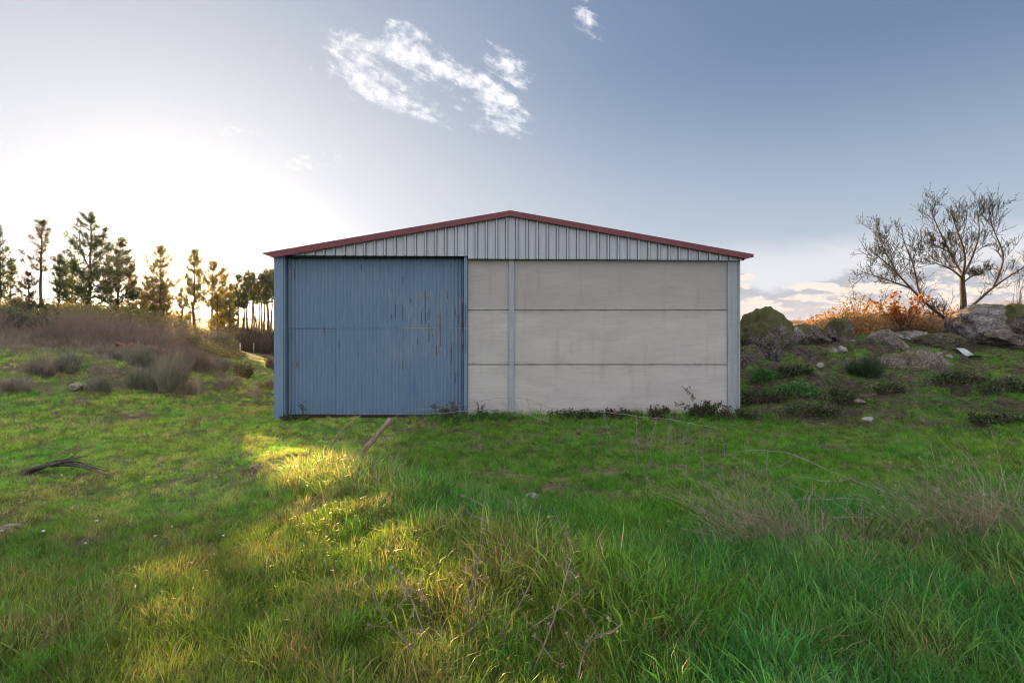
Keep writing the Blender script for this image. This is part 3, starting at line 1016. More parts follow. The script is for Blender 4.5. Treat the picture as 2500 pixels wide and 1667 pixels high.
PINES = [
    (3, 546, 772, 30, .28, 74, .62, 'half-hidden tall pine cut off by the left edge of the photo', 'needle', 0),
    (101, 529, 772, 32, .52, 80, .50, 'tall thin pine with rusty tufts on top and bare curved limbs', 'needle_rust', 10),
    (70, 662, 778, 27, .10, 82, .85, 'low bushy young pine, rusty brown, beside the bare-limbed pine', 'needle_rust', 2),
    (24, 648, 772, 34, .25, 52, .55, 'small sparse pine between the left edge pine and the rusty one', 'needle', 5),
    (145, 617, 785, 33, .30, 44, .45, 'leftmost of the thin-stemmed pines beside the biggest pine', 'needle', 8),
    (163, 645, 785, 35, .35, 36, .45, 'shortest of the thin-stemmed pines left of the biggest pine', 'needle', 6),
    (179, 628, 785, 34, .30, 46, .5, 'thin-stemmed pine touching the left side of the biggest pine', 'needle', 8),
    (216, 511, 780, 31, .16, 158, 1.0, 'biggest dense green pine of the left group with forked top', 'needle', 8),
    (288, 574, 775, 35, .22, 100, .85, 'dense pine leaning on the right flank of the biggest pine', 'needle', 6),
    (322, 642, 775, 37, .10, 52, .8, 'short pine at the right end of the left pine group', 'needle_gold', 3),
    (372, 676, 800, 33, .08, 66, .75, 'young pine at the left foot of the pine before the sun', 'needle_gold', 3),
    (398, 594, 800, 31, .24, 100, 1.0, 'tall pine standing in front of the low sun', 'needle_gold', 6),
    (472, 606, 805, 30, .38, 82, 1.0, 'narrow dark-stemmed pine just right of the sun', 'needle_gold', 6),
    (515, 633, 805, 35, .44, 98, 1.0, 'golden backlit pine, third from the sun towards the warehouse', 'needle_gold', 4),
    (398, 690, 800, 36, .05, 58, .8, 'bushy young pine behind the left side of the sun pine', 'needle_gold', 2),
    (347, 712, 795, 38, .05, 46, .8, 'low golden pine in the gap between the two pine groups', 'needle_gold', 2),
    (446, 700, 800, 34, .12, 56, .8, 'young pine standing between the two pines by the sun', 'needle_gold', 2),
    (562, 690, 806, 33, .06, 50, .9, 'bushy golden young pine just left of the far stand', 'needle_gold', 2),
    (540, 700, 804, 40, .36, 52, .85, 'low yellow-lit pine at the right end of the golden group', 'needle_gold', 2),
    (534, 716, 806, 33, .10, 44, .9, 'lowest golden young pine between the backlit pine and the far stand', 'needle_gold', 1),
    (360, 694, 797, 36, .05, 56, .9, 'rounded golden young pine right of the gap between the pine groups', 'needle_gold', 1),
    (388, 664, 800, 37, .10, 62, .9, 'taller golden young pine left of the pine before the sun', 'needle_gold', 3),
    (545, 666, 806, 46, .28, 48, .8, 'pine with a dense dark crown before the far stand', 'needle', 5),
]
for i, (px, top, base, Y, cb, wpx, dens, label, mt, bare) in enumerate(PINES):
    pine(px, top, base, Y, cb, wpx, dens, label, mt, 'pines on the bank behind the heather', bare=bare, fork=(i == 7), seed=i)
FAR = [(640, 668, 58, .6, 30, .4), (658, 664, 58, .62, 30, .4), (598, 676, 56, .58, 30, .4), (618, 664, 58, .6, 34, .4), (580, 668, 56, .50, 40, .45), (592, 700, 62, .55, 26, .35), (606, 658, 60, .55, 44, .40), (614, 676, 64, .6, 30, .35), (624, 690, 66, .6, 26, .3),
       (634, 684, 62, .62, 28, .3), (645, 655, 60, .60, 40, .45), (653, 690, 66, .6, 26, .3), (661, 672, 64, .65, 30, .35), (668, 656, 62, .65, 34, .35), (676, 680, 60, .6, 34, .35), (572, 700, 66, .5, 26, .35)]
for i, (px, top, Y, cb, wpx, dens) in enumerate(FAR):
    pine(px, top, 805, Y, cb, wpx, dens, 'slender bare-stemmed pine of the far stand beside the blue corner', 'needle', 'slender pines in the far stand', bare=9, seed=50 + i)

# bare walnut-like tree on the right mound
r = np.random.default_rng(21)
TY = 19.0
tb0 = wp(2343, 832, TY)
TO = np.array([tb0[0], TY, gz(tb0[0], TY) - .08])
bare = thing('bare_tree', 'leafless spreading tree behind the rocks at the right', 'tree', tuple(TO))
trunk_mb, br_mb, twig_mb, bud_c, bud_d = MB(), MB(), MB(), [], []


def tpt(px, py, dy=0.0):
    return wp(px, py, TY + dy) - TO


def smooth_poly(pts, n):
    pts = np.asarray(pts, float)
    d = np.concatenate([[0], np.cumsum(np.linalg.norm(np.diff(pts, axis=0), axis=1))])
    s = np.linspace(0, d[-1], n)
    out = np.stack([np.interp(s, d, pts[:, c]) for c in range(3)], 1)
    for _ in range(2):
        out[1:-1] = (out[:-2] + 2 * out[1:-1] + out[2:]) / 4
    return out


trunk_mb.tube(smooth_poly([tpt(2338, 850), tpt(2341, 820), tpt(2345, 795), tpt(2351, 765), tpt(2353, 740), tpt(2349, 705), tpt(2349, 672)], 14), np.linspace(.135, .08, 14), 9)


def grow(p, d, L, rad, level):
    """a limb that bends upward and throws off smaller ones"""
    n = 6
    pts = [p]
    dd = unit(d)
    for i in range(n):
        dd = unit(dd + np.array([0, 0, .08]) + r.normal(0, .10, 3))
        pts.append(pts[-1] + dd * L / n)
    pts = np.array(pts)
    twig_mb.tube(pts, np.linspace(rad, rad * .45, n + 1), 4 if level < 2 else 3, False)
    spawn(pts, rad, L, level)


def spawn(pts, rad, L, level):
    if level >= 4:
        for _ in range(r.integers(1, 4)):
            j = r.integers(len(pts) // 2, len(pts))
            bud_c.append(pts[j])
            bud_d.append(r.normal(0, 1, 3) + np.array([0, 0, .6]))
        return
    nk = {1: 13, 2: 6, 3: 3}[level]
    for k in range(nk):
        s_ = r.uniform(.2, 1.0)
        j = min(int(s_ * (len(pts) - 1)), len(pts) - 2)
        tan = unit(pts[j + 1] - pts[j])
        side = unit(np.cross(tan, r.normal(0, 1, 3)))
        nd = unit(tan * .75 + side * .8 + np.array([0, 0, .22]))
        grow(pts[j], nd, L * r.uniform(.36, .86), max(rad * (1 - .5 * s_) * .42, .0072), level + 1)


LIMBS = [
    ([(2345, 802, 0), (2318, 785, -.2), (2290, 765, -.4), (2255, 738, -.6), (2222, 703, -.7), (2190, 664, -.7), (2155, 625, -.6), (2122, 598, -.5)], .115),
    ([(2258, 742, -.6), (2240, 715, -.4), (2236, 680, -.3), (2234, 645, -.3), (2222, 615, -.3), (2202, 575, -.2), (2200, 535, -.2)], .06),
    ([(2222, 703, -.7), (2180, 688, -.9), (2140, 675, -1.0), (2104, 662, -1.0)], .05),
    ([(2190, 664, -.7), (2165, 615, -.4), (2150, 580, -.3), (2143, 552, -.2)], .045),
    ([(2350, 672, 0), (2338, 645, .3), (2318, 615, .5), (2310, 585, .6), (2300, 560, .6), (2288, 535, .6), (2275, 500, .6), (2271, 468, .6)], .075),
    ([(2350, 672, 0), (2358, 640, -.2), (2356, 610, -.4), (2350, 580, -.5), (2338, 550, -.5), (2328, 520, -.5), (2322, 492, -.5)], .075),
    ([(2350, 676, 0), (2368, 640, .3), (2378, 605, .5), (2388, 575, .5), (2396, 545, .6), (2388, 512, .6), (2385, 486, .6)], .075),
    ([(2352, 765, 0), (2372, 748, .2), (2395, 728, .4), (2425, 700, .6), (2452, 682, .7), (2490, 655, .9), (2540, 625, 1.0)], .09),
    ([(2425, 700, .6), (2440, 670, .5), (2452, 640, .5), (2452, 600, .4), (2430, 560, .4), (2416, 520, .4), (2414, 484, .4)], .06),
    ([(2330, 615, .4), (2290, 590, .5), (2255, 572, .6)], .05),
    ([(2350, 680, 0), (2325, 655, -.7), (2290, 640, -1.2), (2255, 625, -1.5)], .065),
    ([(2350, 690, 0), (2380, 668, -.5), (2410, 655, -.9)], .05),
]
trunk_mb.build('trunk', M['grey_bark'], bare, True)
LIMBS = [([(a_, c_ if c_ > 672 else 672 + (c_ - 672) * .86, d_) for a_, c_, d_ in pts], rad) for pts, rad in LIMBS]
for pts, rad in LIMBS:
    twig_mb, bud_c, bud_d = MB(), [], []
    P_ = smooth_poly([tpt(*q) for q in pts], 10)
    rad *= .66
    lo = MB().tube(P_, np.linspace(rad, max(rad * .16, .010), 10), 6, False).build('limb', M['grey_bark'], bare, True)
    L = np.linalg.norm(np.diff(P_, axis=0), axis=1).sum()
    spawn(P_, rad * .6, min(L, 2.0) * .52, 1)
    twig_mb.cards(np.array(bud_c), np.array(bud_d), .055, .028, tip=False)
    twig_mb.build('twigs', M['grey_bark'], lo, kind='stuff')
for pp_, ra, rb in (([tpt(2343, 803), tpt(2318, 803, -.2), tpt(2300, 808, -.3), tpt(2285, 822, -.4), tpt(2272, 832, -.4)], .075, .045), ([tpt(2340, 818), tpt(2328, 818, -.3), tpt(2322, 830, -.4)], .045, .025)):
    MB().tube(smooth_poly(pp_, 8), np.linspace(ra, rb, 8), 6).build('limb', M['grey_bark'], bare, True)


def leafy_sapling(name, label, cat, px, base, top, Y, wpx, nbr, leafmat, nleaf, leaf, seed, group=None, from_f=.35):
    r = np.random.default_rng(seed)
    b = wp(px, base, Y)
    zg = gz(b[0], b[1])
    H = (HY - top) / FPX * Y - zg
    R = wpx / 2 / FPX * Y
    t = thing(name, label, cat, (b[0], b[1], zg - .04), group)
    st, lc, ld = MB(), [], []
    for k in range(nbr):
        az = r.uniform(0, 2 * PI)
        rr = R * r.uniform(.15, 1.0)
        h = H * r.uniform(.6, 1.0)
        ss_ = np.linspace(0, 1, 7)
        pts = np.stack([np.cos(az) * rr * ss_ ** 1.4, np.sin(az) * rr * ss_ ** 1.4, h * ss_], 1) + np.cumsum(r.normal(0, .02 * H, (7, 3)), 0) * .5
        st.tube(pts, np.linspace(.035 if k < 2 else .018, .005, 7), 4, False)
        for _ in range(7):
            j = r.integers(2, 7)
            q = pts[j]
            d = unit(r.normal(0, 1, 3) + np.array([np.cos(az), np.sin(az), .8]))
            L = H * r.uniform(.1, .28)
            e = q + d * L
            st.tube([q, (q + e) / 2 + r.normal(0, .03, 3), e], [.008, .006, .004], 3, False)
            for s_ in r.random(int(nleaf)):
                if q[2] + (e[2] - q[2]) * s_ > H * from_f:
                    lc.append(q + (e - q) * s_ + r.normal(0, .05, 3))
                    ld.append(r.normal(0, 1, 3))
    st.build('stems', M['grey_bark'], t, kind='stuff')
    if lc:
        MB().cards(np.array(lc), np.array(ld), r.uniform(.6, 1.3, len(lc)) * leaf, leaf * .65, tip=False).build('leaves', M[leafmat], t, kind='stuff')
    return t


leafy_sapling('small_oak', 'small oak with russet leaves between rocks and the bare tree', 'tree', 2203, 822, 715, 18.6, 125, 10, 'oak_leaf', 11, .13, 5)
leafy_sapling('sapling', 'thin sapling with a few yellow leaves, left of its twin', 'tree', 2094, 812, 690, 22, 80, 7, 'yellow_leaf', 2.0, .12, 6, 'yellow-leaved saplings behind the rocks', .6)
leafy_sapling('sapling', 'thin sapling with yellow leaf tufts nearer the russet oak', 'tree', 2138, 812, 696, 22.5, 70, 6, 'yellow_leaf', 2.4, .12, 8, 'yellow-leaved saplings behind the rocks', .6)
leafy_sapling('sapling', 'small bare sapling rising behind the big grey boulder at the right edge', 'tree', 2484, 770, 660, 24, 60, 6, 'yellow_leaf', .0, .1, 9)
leafy_sapling('sapling', 'low sapling with sunlit leaves just right of the leaning rock', 'tree', 2048, 800, 752, 21, 50, 5, 'yellow_leaf', 3, .09, 12)


# loose scrub masses -------------------------------------------------
def scrub(name, spots, mat, stem_mat, nper, hfun, leaf=(.10, .05), seed=0, leaves=True, spread=.9, lean=(0, 0)):
    """spots: (x, y, radius, height). Stems with leaf or twig cards, all one stuff object"""
    r = np.random.default_rng(seed)
    mb = MB()
    for (x, y, R, H) in spots:
        n = int(nper * R)
        a = r.uniform(0, 2 * PI, n)
        q = R * np.sqrt(r.random(n))
        bx_, by_ = x + q * np.cos(a), y + q * np.sin(a)
        bz_ = ground_z(bx_, by_, False)
        hh = H * r.uniform(.45, 1.05, n) * (1 - .55 * (q / R) ** 2)
        d = np.stack([np.cos(a) * q / R * spread * .6 + lean[0] + r.normal(0, .22, n), np.sin(a) * q / R * spread * .6 + lean[1] + r.normal(0, .22, n), np.ones(n)], 1)
        base = np.stack([bx_, by_, bz_ - .02], 1)
        if leaves:
            m_ = 5
            for k in range(m_):
                f = r.uniform(.15, 1, n)
                mb.cards(base + d * (hh * f)[:, None] + r.normal(0, .07, (n, 3)), r.normal(0, 1, (n, 3)) + np.array([0, 0, .5]), r.uniform(.6, 1.4, n) * leaf[0], leaf[1], tip=False)
            mb.cards(base, d, hh, .012)
        else:
            mb.cards(base, d, hh, leaf[1])
            for k in range(4):
                f = r.uniform(.3, .85, n)
                mb.cards(base + d * (hh * f)[:, None], d + r.normal(0, .38, (n, 3)), hh * (1 - f) * r.uniform(.7, 1.2, n), leaf[1] * .8)
    return mb.build(name, mat, None, False, kind='stuff')


def px_spots(px0, px1, Y0, Y1, n, R, H, seed):
    r = np.random.default_rng(seed)
    out = []
    for _ in range(n):
        Y = r.uniform(Y0, Y1)
        out.append(((r.uniform(px0, px1) - CX) / FPX * Y, Y, R * r.uniform(.7, 1.3), H * r.uniform(.45, 1.45)))
    return out


# purple heather band on the left bank
scrub('heather', px_spots(-90, 440, 18.5, 26, 60, .8, .75, 1) + px_spots(-90, 420, 19, 27, 26, .7, 1.25, 61) + px_spots(380, 470, 18, 22, 10, .6, .45, 2) + px_spots(440, 545, 18, 23, 16, .55, .34, 66), M['heath'], None, 300, None, (.1, .013), 3, False)
scrub('dry_grass', px_spots(-40, 480, 16.2, 24, 60, .5, .55, 62) + px_spots(240, 470, 13.8, 16.5, 14, .4, .34, 63), M['straw_dark'], None, 330, None, (.1, .010), 64, False)
# gold and olive undergrowth below the pines
scrub('undergrowth', px_spots(-60, 350, 26, 36, 110, 1.2, 1.15, 4) + px_spots(350, 470, 26, 33, 40, 1.0, 1.0, 24) + px_spots(470, 540, 24, 33, 16, 1.0, .6, 14), M['gold_bush'], None, 230, None, (.15, .075), 5, True)
# dark scrub under the far stand
scrub('undergrowth', px_spots(545, 690, 47, 60, 44, 1.6, 1.3, 6), M['dark_scrub'], None, 120, None, (.2, .05), 7, False)
# autumn thicket behind the mound
scrub('thicket', px_spots(2000, 2420, 21, 30, 90, 1.2, 1.25, 8) + px_spots(1940, 2060, 27, 34, 18, 1.2, .8, 9) + px_spots(2380, 2600, 24, 34, 26, 1.4, 1.6, 10), M['thicket'], None, 210, None, (.14, .07), 11, True)
scrub('dry_grass', px_spots(2260, 2420, 20, 25, 40, .8, 1.1, 12), M['straw'], None, 150, None, (.1, .014), 13, False)


def shrub(name, label, px, py, wpx, hpx, mat, seed, cat='shrub', n=520, lean=0.0, group=None, width=.010, leaves=None):
    r = np.random.default_rng(seed)
    b = gp(px, py)
    Y = b[1]
    R, H = wpx / 2 / FPX * Y, hpx / FPX * Y
    t = thing(name, label, cat, tuple(b), group)
    mb = MB()
    nc = 6
    cx_, cy_ = r.uniform(-.62, .62, nc) * R, r.uniform(-.5, .5, nc) * R
    ch = r.uniform(.5, 1.0, nc)
    ch[r.integers(0, nc)] = 1.0
    cl = r.uniform(-.25, .25, nc)
    w__ = r.integers(0, nc, n)
    a = r.uniform(0, 2 * PI, n)
    q = np.sqrt(r.random(n))
    rr = R * .42
    base = np.stack([cx_[w__] + np.cos(a) * q * rr * .5, cy_[w__] + np.sin(a) * q * rr * .5, np.full(n, -.03)], 1)
    d = np.stack([np.cos(a) * q * rr / H * 1.2 + lean + cl[w__] + r.normal(0, .16, n), np.sin(a) * q * rr / H + r.normal(0, .16, n), np.full(n, 1.0)], 1)
    hh = H * ch[w__] * (1 - .35 * q ** 2) * r.uniform(.45, 1.12, n)
    d *= hh[:, None] / np.linalg.norm(d, axis=1)[:, None]
    w_ = width * Y / 14
    mid = base + d * .5
    mb.cards(base, d, np.linalg.norm(d, axis=1) * .75, w_ * 1.3)
    for k in range(5):
        f = r.uniform(.25, .8, n)[:, None]
        mb.cards(base + d * f, d + r.normal(0, .22, (n, 3)) * hh[:, None], hh * r.uniform(.25, .5, n), w_)
    mb.build('stems', M[mat], t, kind='stuff')
    if leaves:
        lm, cnt, sz = leaves
        f = r.uniform(.3, 1.0, (n, cnt))
        c = (base[:, None] + d[:, None] * f[..., None]).reshape(-1, 3) + r.normal(0, .04, (n * cnt, 3))
        MB().cards(c, r.normal(0, 1, (n * cnt, 3)), r.uniform(.6, 1.3, n * cnt) * sz, sz * .6, tip=False).build('leaves', M[lm], t, kind='stuff')
    return t


shrub('broom_shrub', 'large grey-green broom shrub at the right end of the green bank', 392, 950, 150, 110, 'broom', 31, n=900)
shrub('broom_shrub', 'small dark rounded shrub beside the pale flat rock', 236, 958, 72, 52, 'broom', 32, n=600)
shrub('broom_shrub', 'dark green broom shrub in the middle of the green bank', 166, 904, 110, 58, 'broom', 33, n=700)
shrub('broom_shrub', 'brownish twiggy shrub left of the dark green broom', 88, 918, 92, 58, 'straw_dark', 34, n=600)
shrub('broom_shrub', 'grey shrub cut by the left photo edge on the bank', 12, 960, 100, 62, 'straw_dark', 35, n=500)
shrub('broom_shrub', 'tall grey broom just behind the large broom shrub', 352, 900, 100, 75, 'broom', 36, n=600)
shrub('broom_shrub', 'pinkish dry shrub above the large broom, right of the red rubble', 462, 905, 130, 75, 'heath', 37, n=900)
shrub('broom_shrub', 'grey broom above the dark bush near the track', 532, 900, 90, 38, 'broom', 38, n=700)
shrub('leafy_bush', 'dark green leafy bush with a sunlit right side beside the track', 592, 922, 52, 40, 'broom_green', 39, n=420, leaves=('gold_bush', 5, .07))
shrub('grass_tuft', 'tall tuft of pale dry grass close to the blue corner', 622, 975, 44, 62, 'straw', 40, 'grass tuft', n=110, width=.006)
shrub('grass_tuft', 'dry blond grass tuft in front of the pinkish shrub', 455, 962, 70, 50, 'straw', 41, 'grass tuft', n=520, width=.006)
shrub('grass_tuft', 'flattened reddish dry grass left of the blond tuft nearest the building', 528, 945, 120, 34, 'straw_dark', 42, 'grass tuft', n=650, lean=-.5, width=.006)
shrub('leafy_bush', 'low sunlit brown scrub against the left building corner', 655, 950, 54, 36, 'straw', 43, n=260, width=.007, leaves=('gold_bush', 2, .05))
shrub('leafy_bush', 'rounded silvery-green bush under the golden pine, right one', 543, 864, 82, 72, 'broom', 44, n=420, leaves=('gold_bush', 6, .10))
shrub('leafy_bush', 'rounded olive bush at the foot of the pine beside the sun', 440, 862, 90, 70, 'broom', 45, n=420, leaves=('gold_bush', 6, .10))
shrub('leafy_bush', 'dark spreading evergreen bush at the far left edge', 25, 828, 190, 96, 'broom_green', 46, n=700, leaves=('broom_green', 6, .12))
shrub('leafy_bush', 'small yellow-leaved bush in the dark scrub beside the blue corner', 656, 838, 34, 28, 'broom', 47, n=120, leaves=('yellow_leaf', 4, .16))
shrub('broom_shrub', 'dark feathery green broom on the mound in front of the earthy rock', 2098, 920, 100, 62, 'broom_green', 48, n=900, width=.011)
shrub('leafy_bush', 'low pinkish bush beside the blue corner above the track', 664, 900, 36, 40, 'heath', 49, n=400)

# ------------------------------------------------------------------ rocks
_ico_cache = {}


def ico(sub):
    if sub not in _ico_cache:
        import bmesh
        bm = bmesh.new()
        bmesh.ops.create_icosphere(bm, subdivisions=sub, radius=1.0)
        v = np.array([q.co[:] for q in bm.verts])
        f = np.array([[q.index for q in fc.verts] for fc in bm.faces])
        bm.free()
        _ico_cache[sub] = (v, f)
    return _ico_cache[sub]


def rock(label, px, py, wpx, hpx, Y, mat, seed, name='boulder', cat='rock', sub=5, sink=.12, depth=.85, cuts=9, tilt=0.0, group=None, rough=.17, peak=0.0):
    """centre pixel and size of the outline at depth Y; the solid is cut by planes and roughened"""
    r = np.random.default_rng(seed)
    v, f = ico(sub)
    v = v.copy()
    for _ in range(cuts):
        n = unit(r.normal(0, 1, 3) * np.array([1, 1, .7]))
        h = r.uniform(.55, .85)
        d = v @ n
        v -= np.maximum(d - h, 0)[:, None] * n * .97
    if peak:
        v[:, 0] *= 1 - peak * np.clip(v[:, 2], 0, 1)
    dirs = v / np.linalg.norm(v, axis=1)[:, None]
    off = r.uniform(0, 50, 3)
    v = v + dirs * ((fbm(v * 1.4 + off, 4, seed) - .5) * 2 * rough + (fbm(v * 4.5 + off, 4, seed + 1) - .5) * .24 + (fbm(v * 13 + off, 3, seed + 2) - .5) * .07)[:, None]
    c, s = math.cos(tilt), math.sin(tilt)
    x_, z_ = v[:, 0].copy(), v[:, 2].copy()
    v[:, 0], v[:, 2] = c * x_ + s * z_, -s * x_ + c * z_
    ext = (v.max(0) - v.min(0)) / 2
    mid = (v.max(0) + v.min(0)) / 2
    R, H = wpx / 2 / FPX * Y, hpx / 2 / FPX * Y
    v = (v - mid) / ext * np.array([R, max(R, H) * depth, H])
    ce = wp(px, py, Y)
    mb = MB().add(v, None, f)
    return mb.build(name, M[mat], None, True, label=label, category=cat, **({'group': group} if group else {})), ce


def put_rock(*a, **k):
    o, ce = rock(*a, **k)
    o.location = ce
    return o


G_R = 'rocks along the top of the mound'
put_rock('big mossy dome-shaped boulder next to the right wall column', 1862, 830, 140, 165, 17.2, 'rock_moss', 1, peak=.35, cuts=3, group=G_R)
put_rock('dark shaded boulder under the mossy dome against the wall', 1822, 893, 110, 110, 15.8, 'rock_dark', 2, group=G_R)
put_rock('upright block with a moss cap in front of the mossy dome', 1884, 866, 62, 92, 15.9, 'rock_dark', 3, cuts=7, group=G_R)
put_rock('flat moss-topped slab right of the mossy dome', 1955, 822, 110, 64, 18.2, 'rock_moss', 4, peak=.1, group=G_R)
put_rock('grey rounded rock wedged between the dome and the flat slab', 1928, 825, 56, 58, 16.9, 'rock_grey', 5, group=G_R)
put_rock('dark rock below the right end of the flat slab', 1985, 825, 92, 66, 17.0, 'rock_dark', 6, tilt=.3, group=G_R)
put_rock('rock leaning to the right, last of the row by the dome', 2046, 813, 62, 74, 16.9, 'rock_moss', 7, tilt=-.5, cuts=7, group=G_R)
put_rock('small dark boulder in the hollow beside the wall foot', 1832, 950, 80, 60, 14.8, 'rock_dark', 20, group=G_R)
put_rock('jagged pointed rock left of the russet oak', 2165, 845, 92, 84, 16.4, 'rock_earth', 8, peak=.4, cuts=7, group=G_R)
put_rock('low grey slab at the foot of the russet oak', 2222, 832, 104, 52, 17.6, 'rock_grey', 9, group=G_R)
put_rock('low moss-covered rock in front of the bare tree trunk', 2285, 838, 110, 52, 16.9, 'rock_moss', 10, group=G_R)
put_rock('broad earthy rock face below the pointed rock', 2222, 905, 180, 110, 15.0, 'rock_earth', 11, depth=.8, rough=.2, cuts=4, sub=5, group=G_R)
put_rock('huge lichen-grey boulder at the right edge, left face bare', 2418, 800, 164, 118, 17.6, 'rock_grey', 12, tilt=.15, cuts=4, sub=5, group=G_R)
put_rock('mossy right part of the huge boulder pair, cut by the right edge', 2492, 798, 140, 116, 17.0, 'rock_moss', 13, sub=5, group=G_R)
put_rock('pale low rock at the foot of the huge grey boulder', 2462, 828, 86, 52, 16.2, 'rock_earth', 14, group=G_R)
G_S = 'loose stones on the mound'
put_rock('pale smooth stone, left of the pair on the mound', 2035, 857, 18, 15, 15.6, 'pale_stone', 15, 'stone', 'stone', sub=3, group=G_S)
put_rock('pale rough stone, right of the pair on the mound', 2056, 854, 26, 20, 15.7, 'pale_stone', 16, 'stone', 'stone', sub=3, group=G_S)
put_rock('flat pale stone on the crest above the stone pair', 2077, 832, 22, 8, 16.6, 'pale_stone', 17, 'stone', 'stone', sub=3, group=G_S)
for i, (px, py, w_, h_, lb) in enumerate([(2094, 980, 34, 14, 'flat pale stone among brambles at the foot of the mound'), (2118, 1026, 28, 16, 'rounded pale stone lowest on the mound foot'),
                                          (2292, 865, 16, 12, 'small pale stone left of the metal strip'), (2316, 872, 18, 12, 'small tan stone just left of the metal strip'), (2000, 892, 22, 16, 'small grey stone halfway up the mound near the wall'),
                                          (1295, 1217, 40, 30, 'pale lump of stone alone in the grass before the wall'), (186, 944, 34, 18, 'pale flat rock in the grass of the left bank')]):
    b = gp(px, py + h_ * .4)
    put_rock(lb, px, py, w_, h_, b[1], 'pale_stone', 40 + i, 'stone', 'stone', sub=3, group=G_S if px > 1900 else None)
for i, (px, py, w_, h_, lb) in enumerate([(627, 1137, 42, 30, 'larger of two dry soil humps in the sunlit grass'), (677, 1148, 34, 24, 'smaller of two dry soil humps in the sunlit grass'),
                                          (577, 1076, 20, 14, 'small dark soil lump behind the two humps, left'), (623, 1078, 24, 12, 'flat grey soil lump behind the two humps, right'),
                                          (176, 1236, 30, 20, 'small crumbly molehill below the fallen branch'), (176, 1203, 28, 16, 'dark crumbly molehill just below the fallen branch'), (20, 1284, 54, 22, 'crumbly soil clod at the left edge')]):
    b = gp(px, py + h_ * .4)
    put_rock(lb, px, py + h_ * .25, w_ * .9, h_ * .8, b[1], 'soil', 60 + i, 'soil_hump', 'soil hump', sub=4, rough=.42, group='soil humps in the grass')

# red rubble by the heather
b = gp(330, 868)
rub = thing('rubble_heap', 'heap of red broken tiles half hidden in the heather', 'rubble', tuple(b))
r = np.random.default_rng(8)
for i in range(34):
    w_, h_, d_ = r.uniform(.12, .34, 3)
    mb = MB().box((-w_ / 2, -d_ / 2, -h_ * .2), (w_ / 2, d_ / 2, h_ * .2))
    o = mb.build('tile_piece', M['rubble'], rub)
    x_ = r.uniform(-1.0, 1.0)
    o.location = (x_, r.uniform(-.4, .4), max(.05, .42 - abs(x_) * .3) * r.random() + .05)
    o.rotation_euler = tuple(r.uniform(-.7, .7, 3))

# strip of sheet metal lying on the mound
a = gp(2334, 856)
b = gp(2384, 876)
mid = (a + b) / 2
d = unit(b - a)
sd = unit(np.cross(d, [0, 0, 1])) * .13
mb = MB()
L = np.linalg.norm(b - a)
vs = []
for k, s_ in enumerate(np.linspace(-.5, .5, 7)):
    z_ = .07 + .05 * math.sin(k * 1.1)
    for q in (-1, 1):
        vs += [tuple(d * L * s_ + sd * q * (.7 + .5 * (s_ + .5)) + np.array([0, 0, z_])), tuple(d * L * s_ + sd * q * (.7 + .5 * (s_ + .5)) + np.array([0, 0, z_ - .012]))]
qs = []
for k in range(6):
    o_ = k * 4
    qs += [(o_, o_ + 2, o_ + 6, o_ + 4), (o_ + 1, o_ + 5, o_ + 7, o_ + 3), (o_, o_ + 4, o_ + 5, o_ + 1), (o_ + 2, o_ + 3, o_ + 7, o_ + 6)]
o = mb.add(vs, qs).build('metal_strip', M['sheet'], None, False, label='bent strip of grey sheet metal lying on the grass of the mound', category='metal strip')
o.location = mid

# two pale stakes by the track
for px, base, top, lb in ((586, 862, 838, 'left of two thin pale stakes beside the far track'), (619, 862, 838, 'right of two thin pale stakes beside the far track')):
    b = gp(px, base)
    h_ = (base - top) / FPX * b[1]
    mb = MB().tube([(0, 0, -.1), (0.01, 0, h_ * .5), (0, 0, h_)], .045, 5)
    o = mb.build('stake', M['stake'], None, False, label=lb, category='stake', group='pale stakes by the track')
    o.location = tuple(b)

# ------------------------------------------------------------------ the evening air
hz = bpy.data.materials.new('haze')
hz.use_nodes = True
hz.node_tree.nodes.clear()
ho = hz.node_tree.nodes.new('ShaderNodeOutputMaterial')
hv = hz.node_tree.nodes.new('ShaderNodeVolumePrincipled')
hv.inputs['Color'].default_value = (0.82, 0.89, 0.97, 1)
hv.inputs['Density'].default_value = 0.00005
hv.inputs['Anisotropy'].default_value = 0.88
hz.node_tree.links.new(hv.outputs[0], ho.inputs['Volume'])
MB().box((-1150, -480, -4.5), (1150, 1150, 34)).build('haze', hz, None, False, kind='stuff')

